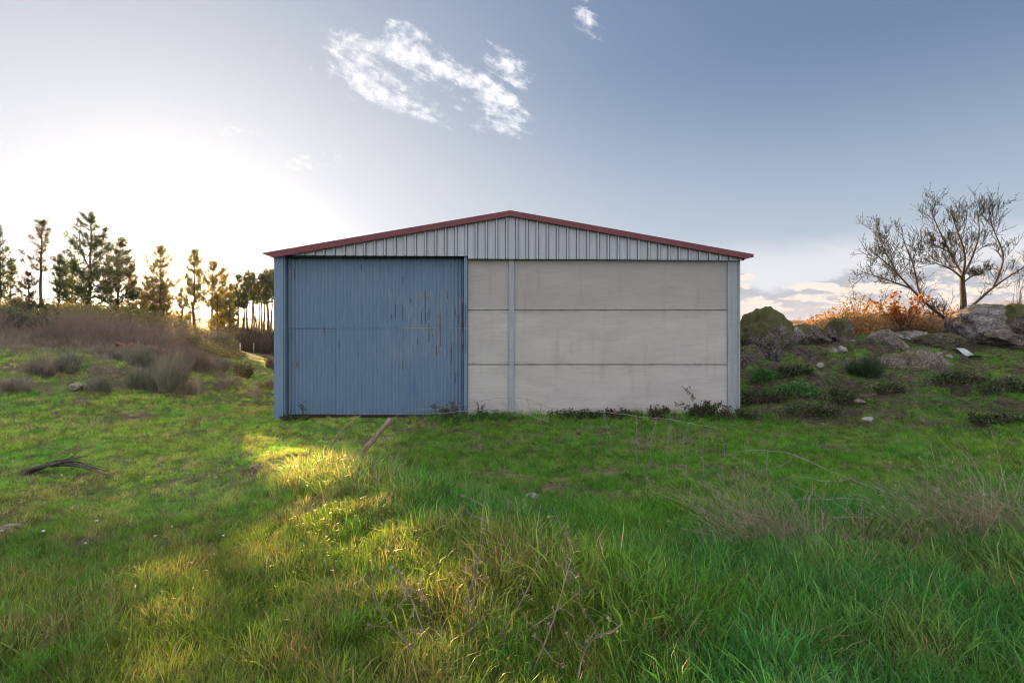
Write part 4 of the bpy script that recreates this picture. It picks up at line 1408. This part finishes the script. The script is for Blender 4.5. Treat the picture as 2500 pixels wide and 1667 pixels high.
# ------------------------------------------------------------------ brambles along the wall
def bramble(label, px, base, wpx, hpx, Y, n, seed, group='brambles along the foot of the warehouse', mat='bramble', leaf=.055, sprawl=None):
    r = np.random.default_rng(seed)
    X = (px - CX) / FPX * Y
    zg = gz(X, Y)
    t = thing('bramble', label, 'bramble', (X, Y, zg), group)
    R, H = wpx / 2 / FPX * Y, hpx / FPX * Y
    st, lc, ld = MB(), [], []
    for k in range(n):
        x0 = r.uniform(-R, R) * .8
        top_ = H * r.uniform(.35, 1.0) * (1 - .5 * abs(x0 / R))
        dxx = r.normal(0, R * .35)
        ss_ = np.linspace(0, 1, 7)
        pts = np.stack([x0 + dxx * ss_, r.uniform(-.18, .0) + r.normal(0, .05) * ss_, top_ * np.sin(ss_ * PI * .72) / .95], 1)
        st.tube(pts, np.linspace(.006, .003, 7), 3, False)
        for s_ in r.random(9):
            q = np.array([np.interp(s_, ss_, pts[:, c]) for c in range(3)])
            for _ in range(3):
                lc.append(q + r.normal(0, .03, 3))
                ld.append(r.normal(0, 1, 3) + np.array([0, -.3, .1]))
    if sprawl is not None:
        pts = smooth_poly([wp(a_, b_, Y - .03) - np.array([X, Y, zg]) for a_, b_ in sprawl], 14)
        st.tube(pts, .005, 3, False)
        for q in pts[2:]:
            for _ in range(3):
                lc.append(q + r.normal(0, .03, 3))
                ld.append(r.normal(0, 1, 3))
    st.build('stems', M['bramble_stem'], t, kind='stuff')
    MB().cards(np.array(lc), np.array(ld), r.uniform(.6, 1.25, len(lc)) * leaf, leaf * .7, tip=False).build('leaves', M[mat], t, kind='stuff')
    return t


bramble('bramble arching across the right end of the blue door', 1100, 1018, 96, 42, 12.2, 16, 1, sprawl=[(1062, 1020), (1078, 996), (1090, 986), (1110, 984), (1130, 990)])
bramble('green leafy bramble heap below the narrow concrete bay', 1185, 1018, 120, 26, 12.1, 34, 2, mat='weed')
bramble('low bramble left of the middle of the wide concrete bay', 1400, 1018, 110, 26, 12.15, 30, 3)
bramble('low bramble right of the middle of the wide concrete bay', 1500, 1018, 100, 24, 12.15, 26, 4)
bramble('dark bramble clump left of the tallest one by the right column', 1605, 1018, 70, 32, 12.15, 24, 5)
bramble('tallest bramble with a shoot climbing the concrete by the right column', 1722, 1018, 110, 44, 12.1, 52, 6, sprawl=[(1692, 985), (1693, 970), (1690, 962), (1680, 953), (1670, 950)])
bramble('dry bramble tangle at the foot of the right steel column', 1800, 1022, 90, 28, 12.0, 26, 7)
bramble('small dark creeper at the left foot of the blue door', 706, 1020, 34, 14, 12.2, 7, 8)
bramble('thin weed with a tall shoot in front of the wicket door', 742, 1020, 28, 16, 12.2, 6, 9, sprawl=[(738, 1012), (739, 996), (738, 986)])
GB = 'bramble patches on the mound'
for i, (px, py, w_, h_, lb, mt) in enumerate([(1850, 985, 120, 40, 'dark bramble patch in the corner of wall and mound', 'bramble'), (1940, 965, 130, 36, 'green bramble patch halfway up the mound near the wall', 'weed'),
                                              (2050, 985, 60, 44, 'dark bush-like bramble beside the flat pale stone', 'bramble'), (1990, 1020, 160, 34, 'long dark bramble patch along the mound foot', 'bramble'),
                                              (2160, 960, 100, 26, 'bramble patch below the earthy rock face', 'bramble'), (2330, 940, 130, 34, 'twiggy bramble patch under the metal strip', 'bramble'),
                                              (2450, 960, 130, 36, 'brown bramble patch at the right edge of the mound', 'bramble'), (1860, 930, 70, 30, 'green bramble below the dark boulders by the wall', 'weed'),
                                              (2430, 1035, 150, 30, 'lowest bramble tangle at the right edge', 'bramble'), (1940, 915, 90, 22, 'small bramble patch below the flat slab', 'bramble')]):
    b = gp(px, py)
    bramble(lb, px, py, w_, h_, b[1], 44, 20 + i, GB, mt, .06)
leafy_sapling('dry_weed', 'dry reddish weed beside the door jamb against the concrete', 'weed', 1172, 1015, 976, 12.2, 28, 5, 'straw', .0, .03, 33)

# ------------------------------------------------------------------ fallen wire fence
b = gp(862, 1130)
fence = thing('wire_fence', 'collapsed wire fence with a leaning wooden post', 'fence', tuple(b))
FO = np.array(b)
PY = b[1]
r = np.random.default_rng(77)
pp = smooth_poly([b + np.array([-.05, 0, -.12]), wp(905, 1082, PY), wp(953, 1022, PY)], 8) - FO
mb = MB().tube(pp, np.linspace(.036, .030, 8) * (1 + .08 * r.normal(size=8)), 9)
q2 = pp[0] + np.array([-.01, -.02, 0])
mb.tube([pp[1] + (-.02, -.02, .02), pp[3] + (-.035, -.025, 0), pp[5] + (-.04, -.02, 0)], [.014, .02, .008], 5)
mb.build('post', M['dry_wood'], fence, True)
# wooden stub and thin batten next to the post
mb = MB().tube([wp(893, 1142, PY - .1) - FO, wp(883, 1134, PY - .1) - FO, (wp(905, 1118, PY - .1) - FO)], [.01, .02, .008], 5)
mb.build('batten', M['dry_wood'], fence)
mb = MB().tube(smooth_poly([wp(800, 1098, PY + .6) - FO, wp(826, 1065, PY + .6) - FO, wp(843, 1036, PY + .6) - FO, wp(880, 1014, PY + .6) - FO], 8), [.012, .014, .013, .015, .012, .01, .01, .008], 5)
mb.build('batten', M['dry_wood'], fence)


def fy(px):                                      # how far away the wire hangs
    return np.interp(px, [860, 1250, 1500, 1900, 2300, 2600], [PY, 6.9, 6.2, 5.0, 4.2, 3.8])


def strand(pts, rad=.0026, off=0.0, name='strand'):
    P_ = smooth_poly([wp(a_, c_, fy(a_) + off) - FO for a_, c_ in pts], max(6, len(pts) * 4))
    P_ = P_ + r.normal(0, .004, P_.shape)
    MB().tube(P_, rad, 4, False).build(name, M['wire'], fence)


strand([(953, 1024), (980, 1010), (1010, 998), (1060, 1000), (1100, 992), (1150, 984), (1190, 976), (1230, 970), (1290, 973), (1318, 984), (1335, 996), (1400, 1002), (1455, 1004), (1560, 1016), (1640, 1024), (1700, 1036), (1760, 1046)])
strand([(1040, 1012), (1120, 1004), (1205, 1000), (1245, 1001), (1290, 1012), (1340, 1030)], .0035)
strand([(1620, 1215), (1690, 1200), (1730, 1150), (1770, 1112), (1815, 1098), (1900, 1100), (1960, 1118), (2050, 1160), (2160, 1200)], .0024)
for pts in ([(1192, 976), (1200, 990), (1208, 1006)], [(1222, 972), (1232, 990), (1245, 1004)], [(1256, 974), (1262, 992), (1268, 1012)], [(1288, 974), (1294, 1000), (1300, 1020)], [(1320, 985), (1320, 1012), (1322, 1050)],
            [(1475, 1005), (1478, 1040), (1492, 1070), (1488, 1110)], [(1555, 1016), (1552, 1048), (1556, 1090), (1552, 1130)], [(1600, 1018), (1602, 1032), (1592, 1052), (1588, 1110), (1586, 1150)],
            [(1640, 1024), (1632, 1060), (1628, 1110), (1628, 1150), (1636, 1175)], [(1682, 1034), (1675, 1062), (1669, 1078), (1668, 1108), (1678, 1135), (1672, 1165), (1670, 1190)], [(1728, 1046), (1718, 1068), (1714, 1105), (1718, 1150), (1718, 1195)],
            [(1774, 1064), (1766, 1085), (1770, 1112), (1762, 1135), (1766, 1180)], [(1826, 1076), (1818, 1110), (1815, 1145), (1822, 1190)], [(1876, 1098), (1870, 1130), (1872, 1175)]):
    strand(pts, .0029, 0.0, 'stay')
# slack loops of wire lying over the grass at the right
for pts in ([(1850, 1150), (1900, 1140), (1935, 1122)], [(1850, 1190), (1900, 1175), (1935, 1160), (2000, 1172), (2070, 1175), (2100, 1150)],
            [(1985, 1310), (2010, 1262), (2060, 1262), (2120, 1262)], [(1960, 1550), (2000, 1510), (2080, 1480), (2090, 1435), (2160, 1430), (2180, 1400), (2190, 1395)],
            [(2040, 1640), (2110, 1575), (2200, 1545), (2225, 1515), (2260, 1520)], [(2240, 1655), (2285, 1640), (2310, 1605), (2350, 1605), (2400, 1650)],
            [(1900, 1225), (1960, 1218), (2060, 1216), (2120, 1222)], [(1830, 1430), (1860, 1380), (1920, 1370), (1960, 1400)], [(2150, 1440), (2250, 1465), (2340, 1462), (2440, 1480)]):
    strand(pts, .0022, -.6 if pts[0][1] > 1380 else -.2)

# ------------------------------------------------------------------ fallen branch on the left
b = gp(90, 1158)
fb = thing('fallen_branch', 'dark fallen branch with thin arching twigs lying in the grass', 'branch', tuple(b))
FBO = np.array(b)
mb = MB()
r = np.random.default_rng(91)
for k in range(16):
    j = r.normal(0, 3.5, 4)
    pts = [wp(18 + r.uniform(0, 22), 1165 + j[0], b[1]), wp(70, 1150 + j[1], b[1] + r.normal(0, .05)), wp(145 + j[2], 1126 + j[3] * .8, b[1] + r.normal(0, .1))]
    mb.tube(smooth_poly(pts, 8) - FBO, np.linspace(.028, .010, 8) * r.uniform(.5, 1.2), 4)
mb.build('stem', M['dead_wood'], fb, kind='stuff')
mb = MB()
for k in range(14):
    e = (255 + r.normal(0, 12), 1152 + r.normal(0, 5)) if k < 8 else (160 + r.uniform(0, 60), 1112 + r.normal(0, 5))
    pts = [wp(110 + r.uniform(0, 30), 1134 + r.normal(0, 4), b[1]), wp(175 + r.normal(0, 8), 1119 + r.uniform(0, 26) if k < 8 else 1120, b[1] + r.normal(0, .12)), wp(e[0], e[1], b[1] + r.normal(0, .15))]
    mb.tube(smooth_poly(pts, 8) - FBO, np.linspace(.011, .004, 8), 3, False)
mb.build('twigs', M['dead_wood'], fb, kind='stuff')

# ------------------------------------------------------------------ dry stalks and dry clumps in the foreground
STALKS = [
    ([(1148, 1667), (1155, 1500), (1168, 1370), (1176, 1290), (1184, 1200), (1186, 1172)], 2.7, 'tallest upright dry stalk in the centre foreground'),
    ([(1142, 1600), (1142, 1500), (1146, 1440), (1158, 1398)], 2.6, 'short dry stalk just left of the tallest stalk'),
    ([(1195, 1667), (1230, 1540), (1290, 1440), (1322, 1345)], 2.6, 'dry stalk leaning right from the centre foreground'),
    ([(1290, 1667), (1350, 1520), (1385, 1400), (1400, 1340), (1416, 1345)], 2.4, 'thick pale stalk leaning right near the bottom edge'),
    ([(1372, 1480), (1384, 1420), (1382, 1350), (1372, 1290), (1354, 1248)], 3.0, 'stalk with a hooked top leaning left above the thick pale one'),
    ([(1242, 1330), (1243, 1280), (1242, 1216)], 4.0, 'slim stalk standing before the pale lump of stone'),
    ([(1060, 1610), (1030, 1530), (1000, 1450), (970, 1390)], 2.6, 'dry stalk leaning left in the centre foreground'),
    ([(1045, 1620), (980, 1560), (920, 1480), (895, 1410)], 2.5, 'long dark stalk lying leftward near the bottom'),
    ([(1060, 1520), (1040, 1470), (1025, 1440), (985, 1435)], 2.8, 'short forked stalk pointing left'),
    ([(1410, 1640), (1440, 1560), (1500, 1540), (1520, 1520)], 2.3, 'dark stalk lying low right of the thick pale one'),
    ([(1230, 1580), (1300, 1530), (1360, 1490), (1420, 1440)], 2.7, 'thin stalk crossing the leaning stalks'),
    ([(1715, 1300), (1722, 1260), (1730, 1218)], 4.3, 'thin pale straw standing between wire stays and dry clump'),
]
for i, (pts, Y, lb) in enumerate(STALKS):
    r = np.random.default_rng(200 + i)
    b = wp(*pts[0], Y)
    zg = gz(b[0], b[1])
    b[2] = min(b[2], zg)
    P_ = smooth_poly([b] + [wp(a_, c_, Y + r.normal(0, .04)) for a_, c_ in pts], 16) - b
    mb = MB().tube(P_, np.linspace(.0042, .0018, 16), 5)
    for k in range(8):
        j = r.integers(4, 15)
        d_ = unit(r.normal(0, 1, 3) + np.array([0, 0, .5])) * r.uniform(.03, .14)
        mb.tube([P_[j], P_[j] + d_ * .5 + r.normal(0, .006, 3), P_[j] + d_], [.0022, .0018, .001], 3, False)
        e = P_[j] + d_
        mb.cards(np.repeat(e[None], 5, 0), r.normal(0, 1, (5, 3)), .016, .008, tip=False)
    o = mb.build('dry_stalk', M['straw_dark'], None, False, label=lb, category='dry stalk', group='dry stalks in the foreground grass')
    o.location = tuple(b)


def dry_clump(label, px, py, n, H, R, seed, lean=(-.55, .15), mat='straw'):
    r = np.random.default_rng(seed)
    b = gp(px, py)
    t = thing('dry_grass_clump', label, 'dry grass', tuple(b), 'dry grass clumps by the wire fence')
    mb, md = MB(), MB()
    for k in range(n):
        a = r.uniform(0, 2 * PI)
        q = R * math.sqrt(r.random())
        base = np.array([math.cos(a) * q, math.sin(a) * q, -.02])
        d = np.array([lean[0] * r.uniform(0, 1.6) + r.normal(0, .42), lean[1] + r.normal(0, .4), 1.0])
        L = H * (r.uniform(.3, .75) if r.random() < .6 else r.uniform(.7, 1.25))
        d = unit(d) * L
        bend = np.array([d[0] * .35, d[1] * .35, -L * r.uniform(0, .22)])
        pts = np.array([base, base + d * .35, base + d * .7 + bend * .3, base + d + bend])
        (mb if r.random() < .85 else md).tube(pts, np.array([1, .9, .7, .3]) * r.uniform(.0010, .0021), 3, False)
        if r.random() < .3:
            c = np.repeat(pts[3][None], 5, 0) + r.normal(0, .012, (5, 3))
            mb.cards(c, r.normal(0, .4, (5, 3)) + d, .03, .005)
    mb.build('stems', M[mat], t, kind='stuff')
    md.build('old_stems', M['straw_dark'], t, kind='stuff')


dry_clump('broad dry grass clump beside the wire coils', 1890, 1345, 330, .80, .42, 1)
dry_clump('dry grass clump right of the broad one', 2020, 1365, 190, .62, .40, 2, (-.3, .2))
dry_clump('tall blond grass clump cut by the right photo edge', 2470, 1335, 400, 1.0, .46, 3, (-.55, .1))
dry_clump('thin dry clump between the broad clump and the right edge', 2290, 1340, 160, .72, .40, 4, (-.5, .2))
dry_clump('small dry clump behind the broad one, under the wire stays', 1770, 1290, 110, .5, .18, 5, (-.2, .3))
dry_clump('dead stems lying behind the right edge clump', 2380, 1300, 140, .75, .35, 6, (-.8, .2), 'straw_dark')

# ------------------------------------------------------------------ grass
def blade_strip(mb, base, d, L, w, bend, r):
    side = unit(np.cross(d, r.normal(0, 1, 3)))
    p0 = base
    p1 = base + d * L * .4 + bend * L * .10
    p2 = base + d * L * .75 + bend * L * .42
    p3 = base + d * L + bend * L * 1.0
    mb.add([p0 - side * w / 2, p0 + side * w / 2, p1 + side * w * .5, p1 - side * w * .5, p2 + side * w * .35, p2 - side * w * .35, p3], [(0, 1, 2, 3), (3, 2, 4, 5)], [(5, 4, 6)])


def tuft_mesh(name, kind, seed, mat):
    r = np.random.default_rng(seed)
    mb = MB()
    if kind == 'tall':
        n, R, w, dr, sp = 16, .22, .020, .55, .30
    elif kind == 'short':
        n, R, w, dr, sp = 20, .75, .040, .5, .55
    elif kind == 'dry':
        n, R, w, dr, sp = 12, .25, .012, .5, .45
    if kind == 'weed':
        for k in range(9):
            a = k * 2.4 + r.normal(0, .3)
            d = unit(np.array([math.cos(a), math.sin(a), r.uniform(.25, .9)]))
            mb.cards(np.array([[0, 0, 0.02]]), d[None], r.uniform(.6, 1.0), .34, up=np.array([[0.01, 0, 1.0]]), tip=False)
    else:
        for k in range(n):
            a = r.uniform(0, 2 * PI)
            q = R * math.sqrt(r.random())
            base = np.array([math.cos(a) * q, math.sin(a) * q, -.06])
            d = unit(np.array([r.normal(0, sp), r.normal(0, sp), 1.0]))
            b2 = r.uniform(0, 2 * PI)
            bend = np.array([math.cos(b2), math.sin(b2), -.55]) * r.uniform(.1, dr)
            blade_strip(mb, base, d, r.uniform(.55, 1.1), w * r.uniform(.7, 1.3), bend, r)
    return mb.mesh(name, mat, True)


m, T, p = mat_new('grass_blade')
at = T.node('ShaderNodeAttribute', attribute_type='INSTANCER', attribute_name='tint')
col = at.outputs['Color']
P = pos_of(T)
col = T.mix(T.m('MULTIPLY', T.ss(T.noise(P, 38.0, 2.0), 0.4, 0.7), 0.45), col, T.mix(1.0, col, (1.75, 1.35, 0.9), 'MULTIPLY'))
T.put(p.inputs['Base Color'], col)
p.inputs['Roughness'].default_value = 0.38
p.inputs['Specular IOR Level'].default_value = 0.35
tr = T.node('ShaderNodeBsdfTranslucent')
T.put(tr.inputs[0], T.mix(1.0, col, (1.3, 1.15, 0.7), 'MULTIPLY'))
mx = T.node('ShaderNodeMixShader')
mx.inputs[0].default_value = 0.42
T.l.new(p.outputs[0], mx.inputs[1])
T.l.new(tr.outputs[0], mx.inputs[2])
T.l.new(mx.outputs[0], T.n['Material Output'].inputs[0])
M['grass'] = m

tufts = bpy.data.collections.new('grass_tufts')
kinds = ['tall'] * 5 + ['short'] * 4 + ['dry'] * 2 + ['weed'] * 2
for i, kd in enumerate(kinds):
    ob = bpy.data.objects.new('tuft_%02d' % i, tuft_mesh('tuft_%02d' % i, kd, 300 + i, M['grass']))
    tufts.objects.link(ob)

RID = np.array([(.3, 2.8), (.13, 3.3), (-.15, 3.75), (-1.04, 5.1), (-1.75, 6.2), (-2.5, 7.3)])


def ridge_dist(x, y):
    d = np.full(x.shape, 1e9)
    for a_, b_ in zip(RID[:-1], RID[1:]):
        ab = b_ - a_
        t_ = np.clip(((x - a_[0]) * ab[0] + (y - a_[1]) * ab[1]) / (ab @ ab), 0, 1)
        d = np.minimum(d, np.hypot(x - a_[0] - t_ * ab[0], y - a_[1] - t_ * ab[1]))
    return d


def sst(x, a, b):
    t_ = np.clip((x - a) / (b - a), 0, 1)
    return t_ * t_ * (3 - 2 * t_)


r = np.random.default_rng(11)
pts = []
for (ya, yb, dens) in ((1.3, 2.6, 520), (2.6, 4.2, 460), (4.2, 6.5, 300), (6.5, 9.5, 190), (9.5, 14, 120), (14, 22, 60), (22, 34, 16)):
    xm = yb * 1.08 + 1.2
    n = int((yb - ya) * 2 * xm * dens)
    y = r.uniform(ya, yb, n)
    x = r.uniform(-xm, xm, n)
    k = np.abs(x) < y * 1.08 + 1.2
    pts.append(np.stack([x[k], y[k]], 1))
pts = np.concatenate(pts)
x, y = pts[:, 0], pts[:, 1]
keep = ~((x > xl - .05) & (x < xr + .1) & (y > WY - .12) & (y < WY + DEP + .2))     # not inside the warehouse
keep &= ~((x > 5.7) & (y > 19.5))
keep &= ~((x < 0) & (y > 30))
x, y = x[keep], y[keep]
z = ground_z(x, y)
rd = ridge_dist(x, y)
rx = np.interp(y, RID[:, 1], RID[:, 0])
right = sst(x - rx, -.1, .7)
nA = fbm2(x, y, .9, 3, 31)
nB = fbm2(x, y, 2.6, 3, 37)
nC = fbm2(x, y, .45, 3, 41)
near = 1 - sst(y, 5.2, 8.0)
hgt = .075 + .03 * nA
hgt = hgt + right * near * .20
hgt = hgt + np.exp(-(rd / .75) ** 2) * .15 * sst(y, 2.0, 3.2)
hgt = hgt + (1 - right) * (1 - sst(y, 3.6, 6.0)) * .09
hgt = hgt + right * sst(y, 6.5, 8.5) * (1 - sst(y, 10.5, 12.3)) * .02
hgt = hgt + sst(y, 11.4, 12.1) * (y < 12.6) * (x > -2.5) * (x < 6.2) * .10      # rank growth at the wall foot
hump = np.exp(-(((x + 2.3) / 1.0) ** 2 + ((y - 6.6) / .8) ** 2))
hgt = hgt + hump * .14
mound = sst(x, 5.8, 7.0) * sst(y, 10.8, 12.5)
bank = sst(-x, 7.5, 9.5) * sst(y, 11, 13)
hgt *= (.55 + .95 * nB)
hgt *= r.uniform(.75, 1.25, len(x))
# bare patches
pat = fbm2(x, y, 1.5, 4, 53)
prob = np.ones(len(x))
prob *= 1 - .94 * mound * sst(pat, .445, .54)
prob *= 1 - .8 * sst(pat, .60, .68)
prob *= 1 - .6 * bank * sst(pat, .50, .58)
k = r.random(len(x)) < prob
x, y, z, hgt, nA, nB, nC, right, near, rd, mound, bank, hump, pat = [q[k] for q in (x, y, z, hgt, nA, nB, nC, right, near, rd, mound, bank, hump, pat)]
n = len(x)
dist = np.hypot(x, y)
kind = np.where(hgt > .125, r.integers(0, 5, n), r.integers(5, 9, n))
ud = r.random(n)
dryp = .035 + .05 * (1 - right) + .10 * sst(nB, .55, .7) + .12 * bank + .10 * mound
kind = np.where(ud < dryp, r.integers(9, 11, n), kind)
uw = r.random(n)
weedp = .015 + .05 * mound + .03 * sst(nA, .55, .7) * (y > 5)
wk_ = (uw < weedp) & (y > 3.5)
kind = np.where(wk_, r.integers(11, 13, n), kind)
scl = hgt.copy()
scl = np.where(wk_, r.uniform(.04, .09, n), scl)
scl *= np.interp(dist, [0, 8, 16, 30], [1, 1.0, 1.25, 1.8])      # fewer, bigger tufts where they are too far to tell apart

G1 = np.array([0.056, 0.225, 0.022])
G2 = np.array([0.048, 0.195, 0.060])
G3 = np.array([0.142, 0.262, 0.028])
G4 = np.array([0.225, 0.19, 0.10])
G5 = np.array([0.391, 0.310, 0.184])
tint = G1[None] * np.ones((n, 1))


def blend(t, c, w):
    return t + (c[None] - t) * np.clip(w, 0, 1)[:, None]


tint = blend(tint, G2, .75 * right * near * sst(nC, .40, .6) + .6 * hump)
tint = blend(tint, G3, (.25 + .5 * (1 - right)) * sst(nA, .40, .62) + .35 * r.random(n) ** 2)
tint = blend(tint, G4, (1 - right) * near * (.25 + .55 * sst(nB, .42, .62)) * r.random(n) + .25 * sst(pat, .52, .62))
tint = blend(tint, G3, .4 * right * sst(y, 7, 9) * sst(nC, .45, .6))
isd = (kind >= 9) & (kind < 11)
tint[isd] = (G5[None] * (1 - .5 * r.random(n)[:, None]))[isd]
left = (1 - right) * sst(y, 4.5, 7)
tint = blend(tint, G4, (left + .5 * bank) * (.25 + .6 * sst(nB, .45, .62)) * r.random(n))
tint = blend(tint, G5 * .6, left * .35 * sst(pat, .50, .60) * r.random(n))
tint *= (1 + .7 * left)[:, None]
tint *= r.uniform(.35, 1.65, n)[:, None] * (.72 + .56 * nB)[:, None]
rot = np.stack([r.normal(0, .10, n), r.normal(0, .10, n), r.uniform(0, 2 * PI, n)], 1)
# long grass on the near right leans over to the left
rot[:, 1] += -.30 * right * near * (hgt > .15)


def scatter(name, P_, rot, scl, kind, tint, coll):
    me = bpy.data.meshes.new(name)
    me.vertices.add(len(P_))
    me.vertices.foreach_set('co', P_.astype(np.float32).ravel())
    for nm, ty, arr, key in (('rot', 'FLOAT_VECTOR', rot, 'vector'), ('scl', 'FLOAT', scl, 'value'), ('kind', 'INT', kind, 'value')):
        at_ = me.attributes.new(nm, ty, 'POINT')
        at_.data.foreach_set(key, (arr.astype(np.int32) if ty == 'INT' else arr.astype(np.float32)).ravel())
    at_ = me.attributes.new('tint', 'FLOAT_COLOR', 'POINT')
    at_.data.foreach_set('color', np.concatenate([tint, np.ones((len(tint), 1))], 1).astype(np.float32).ravel())
    o = bpy.data.objects.new(name, me)
    COL.objects.link(o)
    o['kind'] = 'stuff'
    ng = bpy.data.node_groups.new(name + '_nodes', 'GeometryNodeTree')
    ng.interface.new_socket('Geometry', in_out='INPUT', socket_type='NodeSocketGeometry')
    ng.interface.new_socket('Geometry', in_out='OUTPUT', socket_type='NodeSocketGeometry')
    N, Lk = ng.nodes, ng.links
    gi, go = N.new('NodeGroupInput'), N.new('NodeGroupOutput')
    iop = N.new('GeometryNodeInstanceOnPoints')
    ci = N.new('GeometryNodeCollectionInfo')
    ci.inputs['Collection'].default_value = coll
    ci.inputs['Separate Children'].default_value = True
    ci.inputs['Reset Children'].default_value = True
    iop.inputs['Pick Instance'].default_value = True

    def named(nm, ty):
        q = N.new('GeometryNodeInputNamedAttribute')
        q.data_type = ty
        q.inputs['Name'].default_value = nm
        return q.outputs['Attribute']
    e2r = N.new('FunctionNodeEulerToRotation')
    Lk.new(named('rot', 'FLOAT_VECTOR'), e2r.inputs[0])
    Lk.new(gi.outputs[0], iop.inputs['Points'])
    Lk.new(ci.outputs[0], iop.inputs['Instance'])
    Lk.new(named('kind', 'INT'), iop.inputs['Instance Index'])
    Lk.new(e2r.outputs[0], iop.inputs['Rotation'])
    Lk.new(named('scl', 'FLOAT'), iop.inputs['Scale'])
    Lk.new(iop.outputs[0], go.inputs[0])
    md = o.modifiers.new('scatter', 'NODES')
    md.node_group = ng
    return o


scatter('grass', np.stack([x, y, z], 1), rot, scl, kind, tint, tufts)
print('grass tufts', n)

# dead stems and leaf litter strewn over mound, bank and track
r = np.random.default_rng(17)
mb = MB()


def litter(x, y, Lm, w, up=.25):
    n = len(x)
    zz = ground_z(x, y)
    a = r.uniform(0, 2 * PI, n)
    d = np.stack([np.cos(a), np.sin(a), r.uniform(-.05, up, n)], 1)
    mb.cards(np.stack([x, y, zz + r.uniform(.0, .04, n)], 1), d, Lm * r.uniform(.4, 1.4, n), w)


nL = 26000
x = r.uniform(5.9, 19, nL)
y = r.uniform(10.5, 18.5, nL)
pt = fbm2(x, y, 1.5, 4, 53)
k = r.random(nL) < .15 + .85 * sst(pt, .40, .50)
litter(x[k], y[k], .17, .012, .55)
nL = 900
x = r.uniform(6.2, 19, nL)
y = r.uniform(11, 18, nL)
litter(x, y, .55, .013, .35)
nL = 12000
x = r.uniform(-15, -5.5, nL)
y = r.uniform(6, 17, nL)
pt = fbm2(x, y, 1.5, 4, 53)
k = r.random(nL) < sst(pt, .50, .62)
litter(x[k], y[k], .10, .008)
nL = 9000
x = r.uniform(-8, 9, nL)
y = r.uniform(2, 12, nL)
pt = fbm2(x, y, 1.5, 4, 53)
k = r.random(nL) < sst(pt, .52, .64)
litter(x[k], y[k], .09, .006)
mb.build('litter', M['dead_stems'], None, False, kind='stuff')

# dead bracken and bramble stems matted on the mound
scrub('dead_bracken', [(*gp(px_, py_)[:2], r.uniform(.35, .75), r.uniform(.14, .3)) for px_, py_ in
      [(1880, 965), (1975, 905), (2060, 950), (2130, 985), (2250, 985), (2330, 955), (2420, 935), (2470, 1000), (2380, 1015), (2200, 1022), (2030, 1015), (1945, 1002),
       (1900, 905), (1990, 870), (2090, 845), (2150, 880), (2280, 868), (2370, 862), (2440, 868), (2330, 880), (2290, 905), (2120, 905), (1905, 1020), (2490, 950), (2080, 1040), (2300, 1045), (2440, 1060), (2180, 955), (2010, 960)]],
      M['dead_stems'], None, 520, None, (.1, .009), 65, False, spread=2.2)

# scattered small white pebbles on the left meadow
mb = MB()
v0, f0 = ico(1)
for i in range(34):
    px, py = r.uniform(0, 640), r.uniform(985, 1420)
    b = gp(px, py)
    s_ = r.uniform(.006, .013)
    mb.add(v0 * np.array([s_ * 1.4, s_, s_ * .8]) * r.uniform(.7, 1.3, 3) + b + np.array([0, 0, .05 + r.uniform(0, .03)]), None, f0)
mb.build('pebbles', M['pebble'], None, True, kind='stuff')
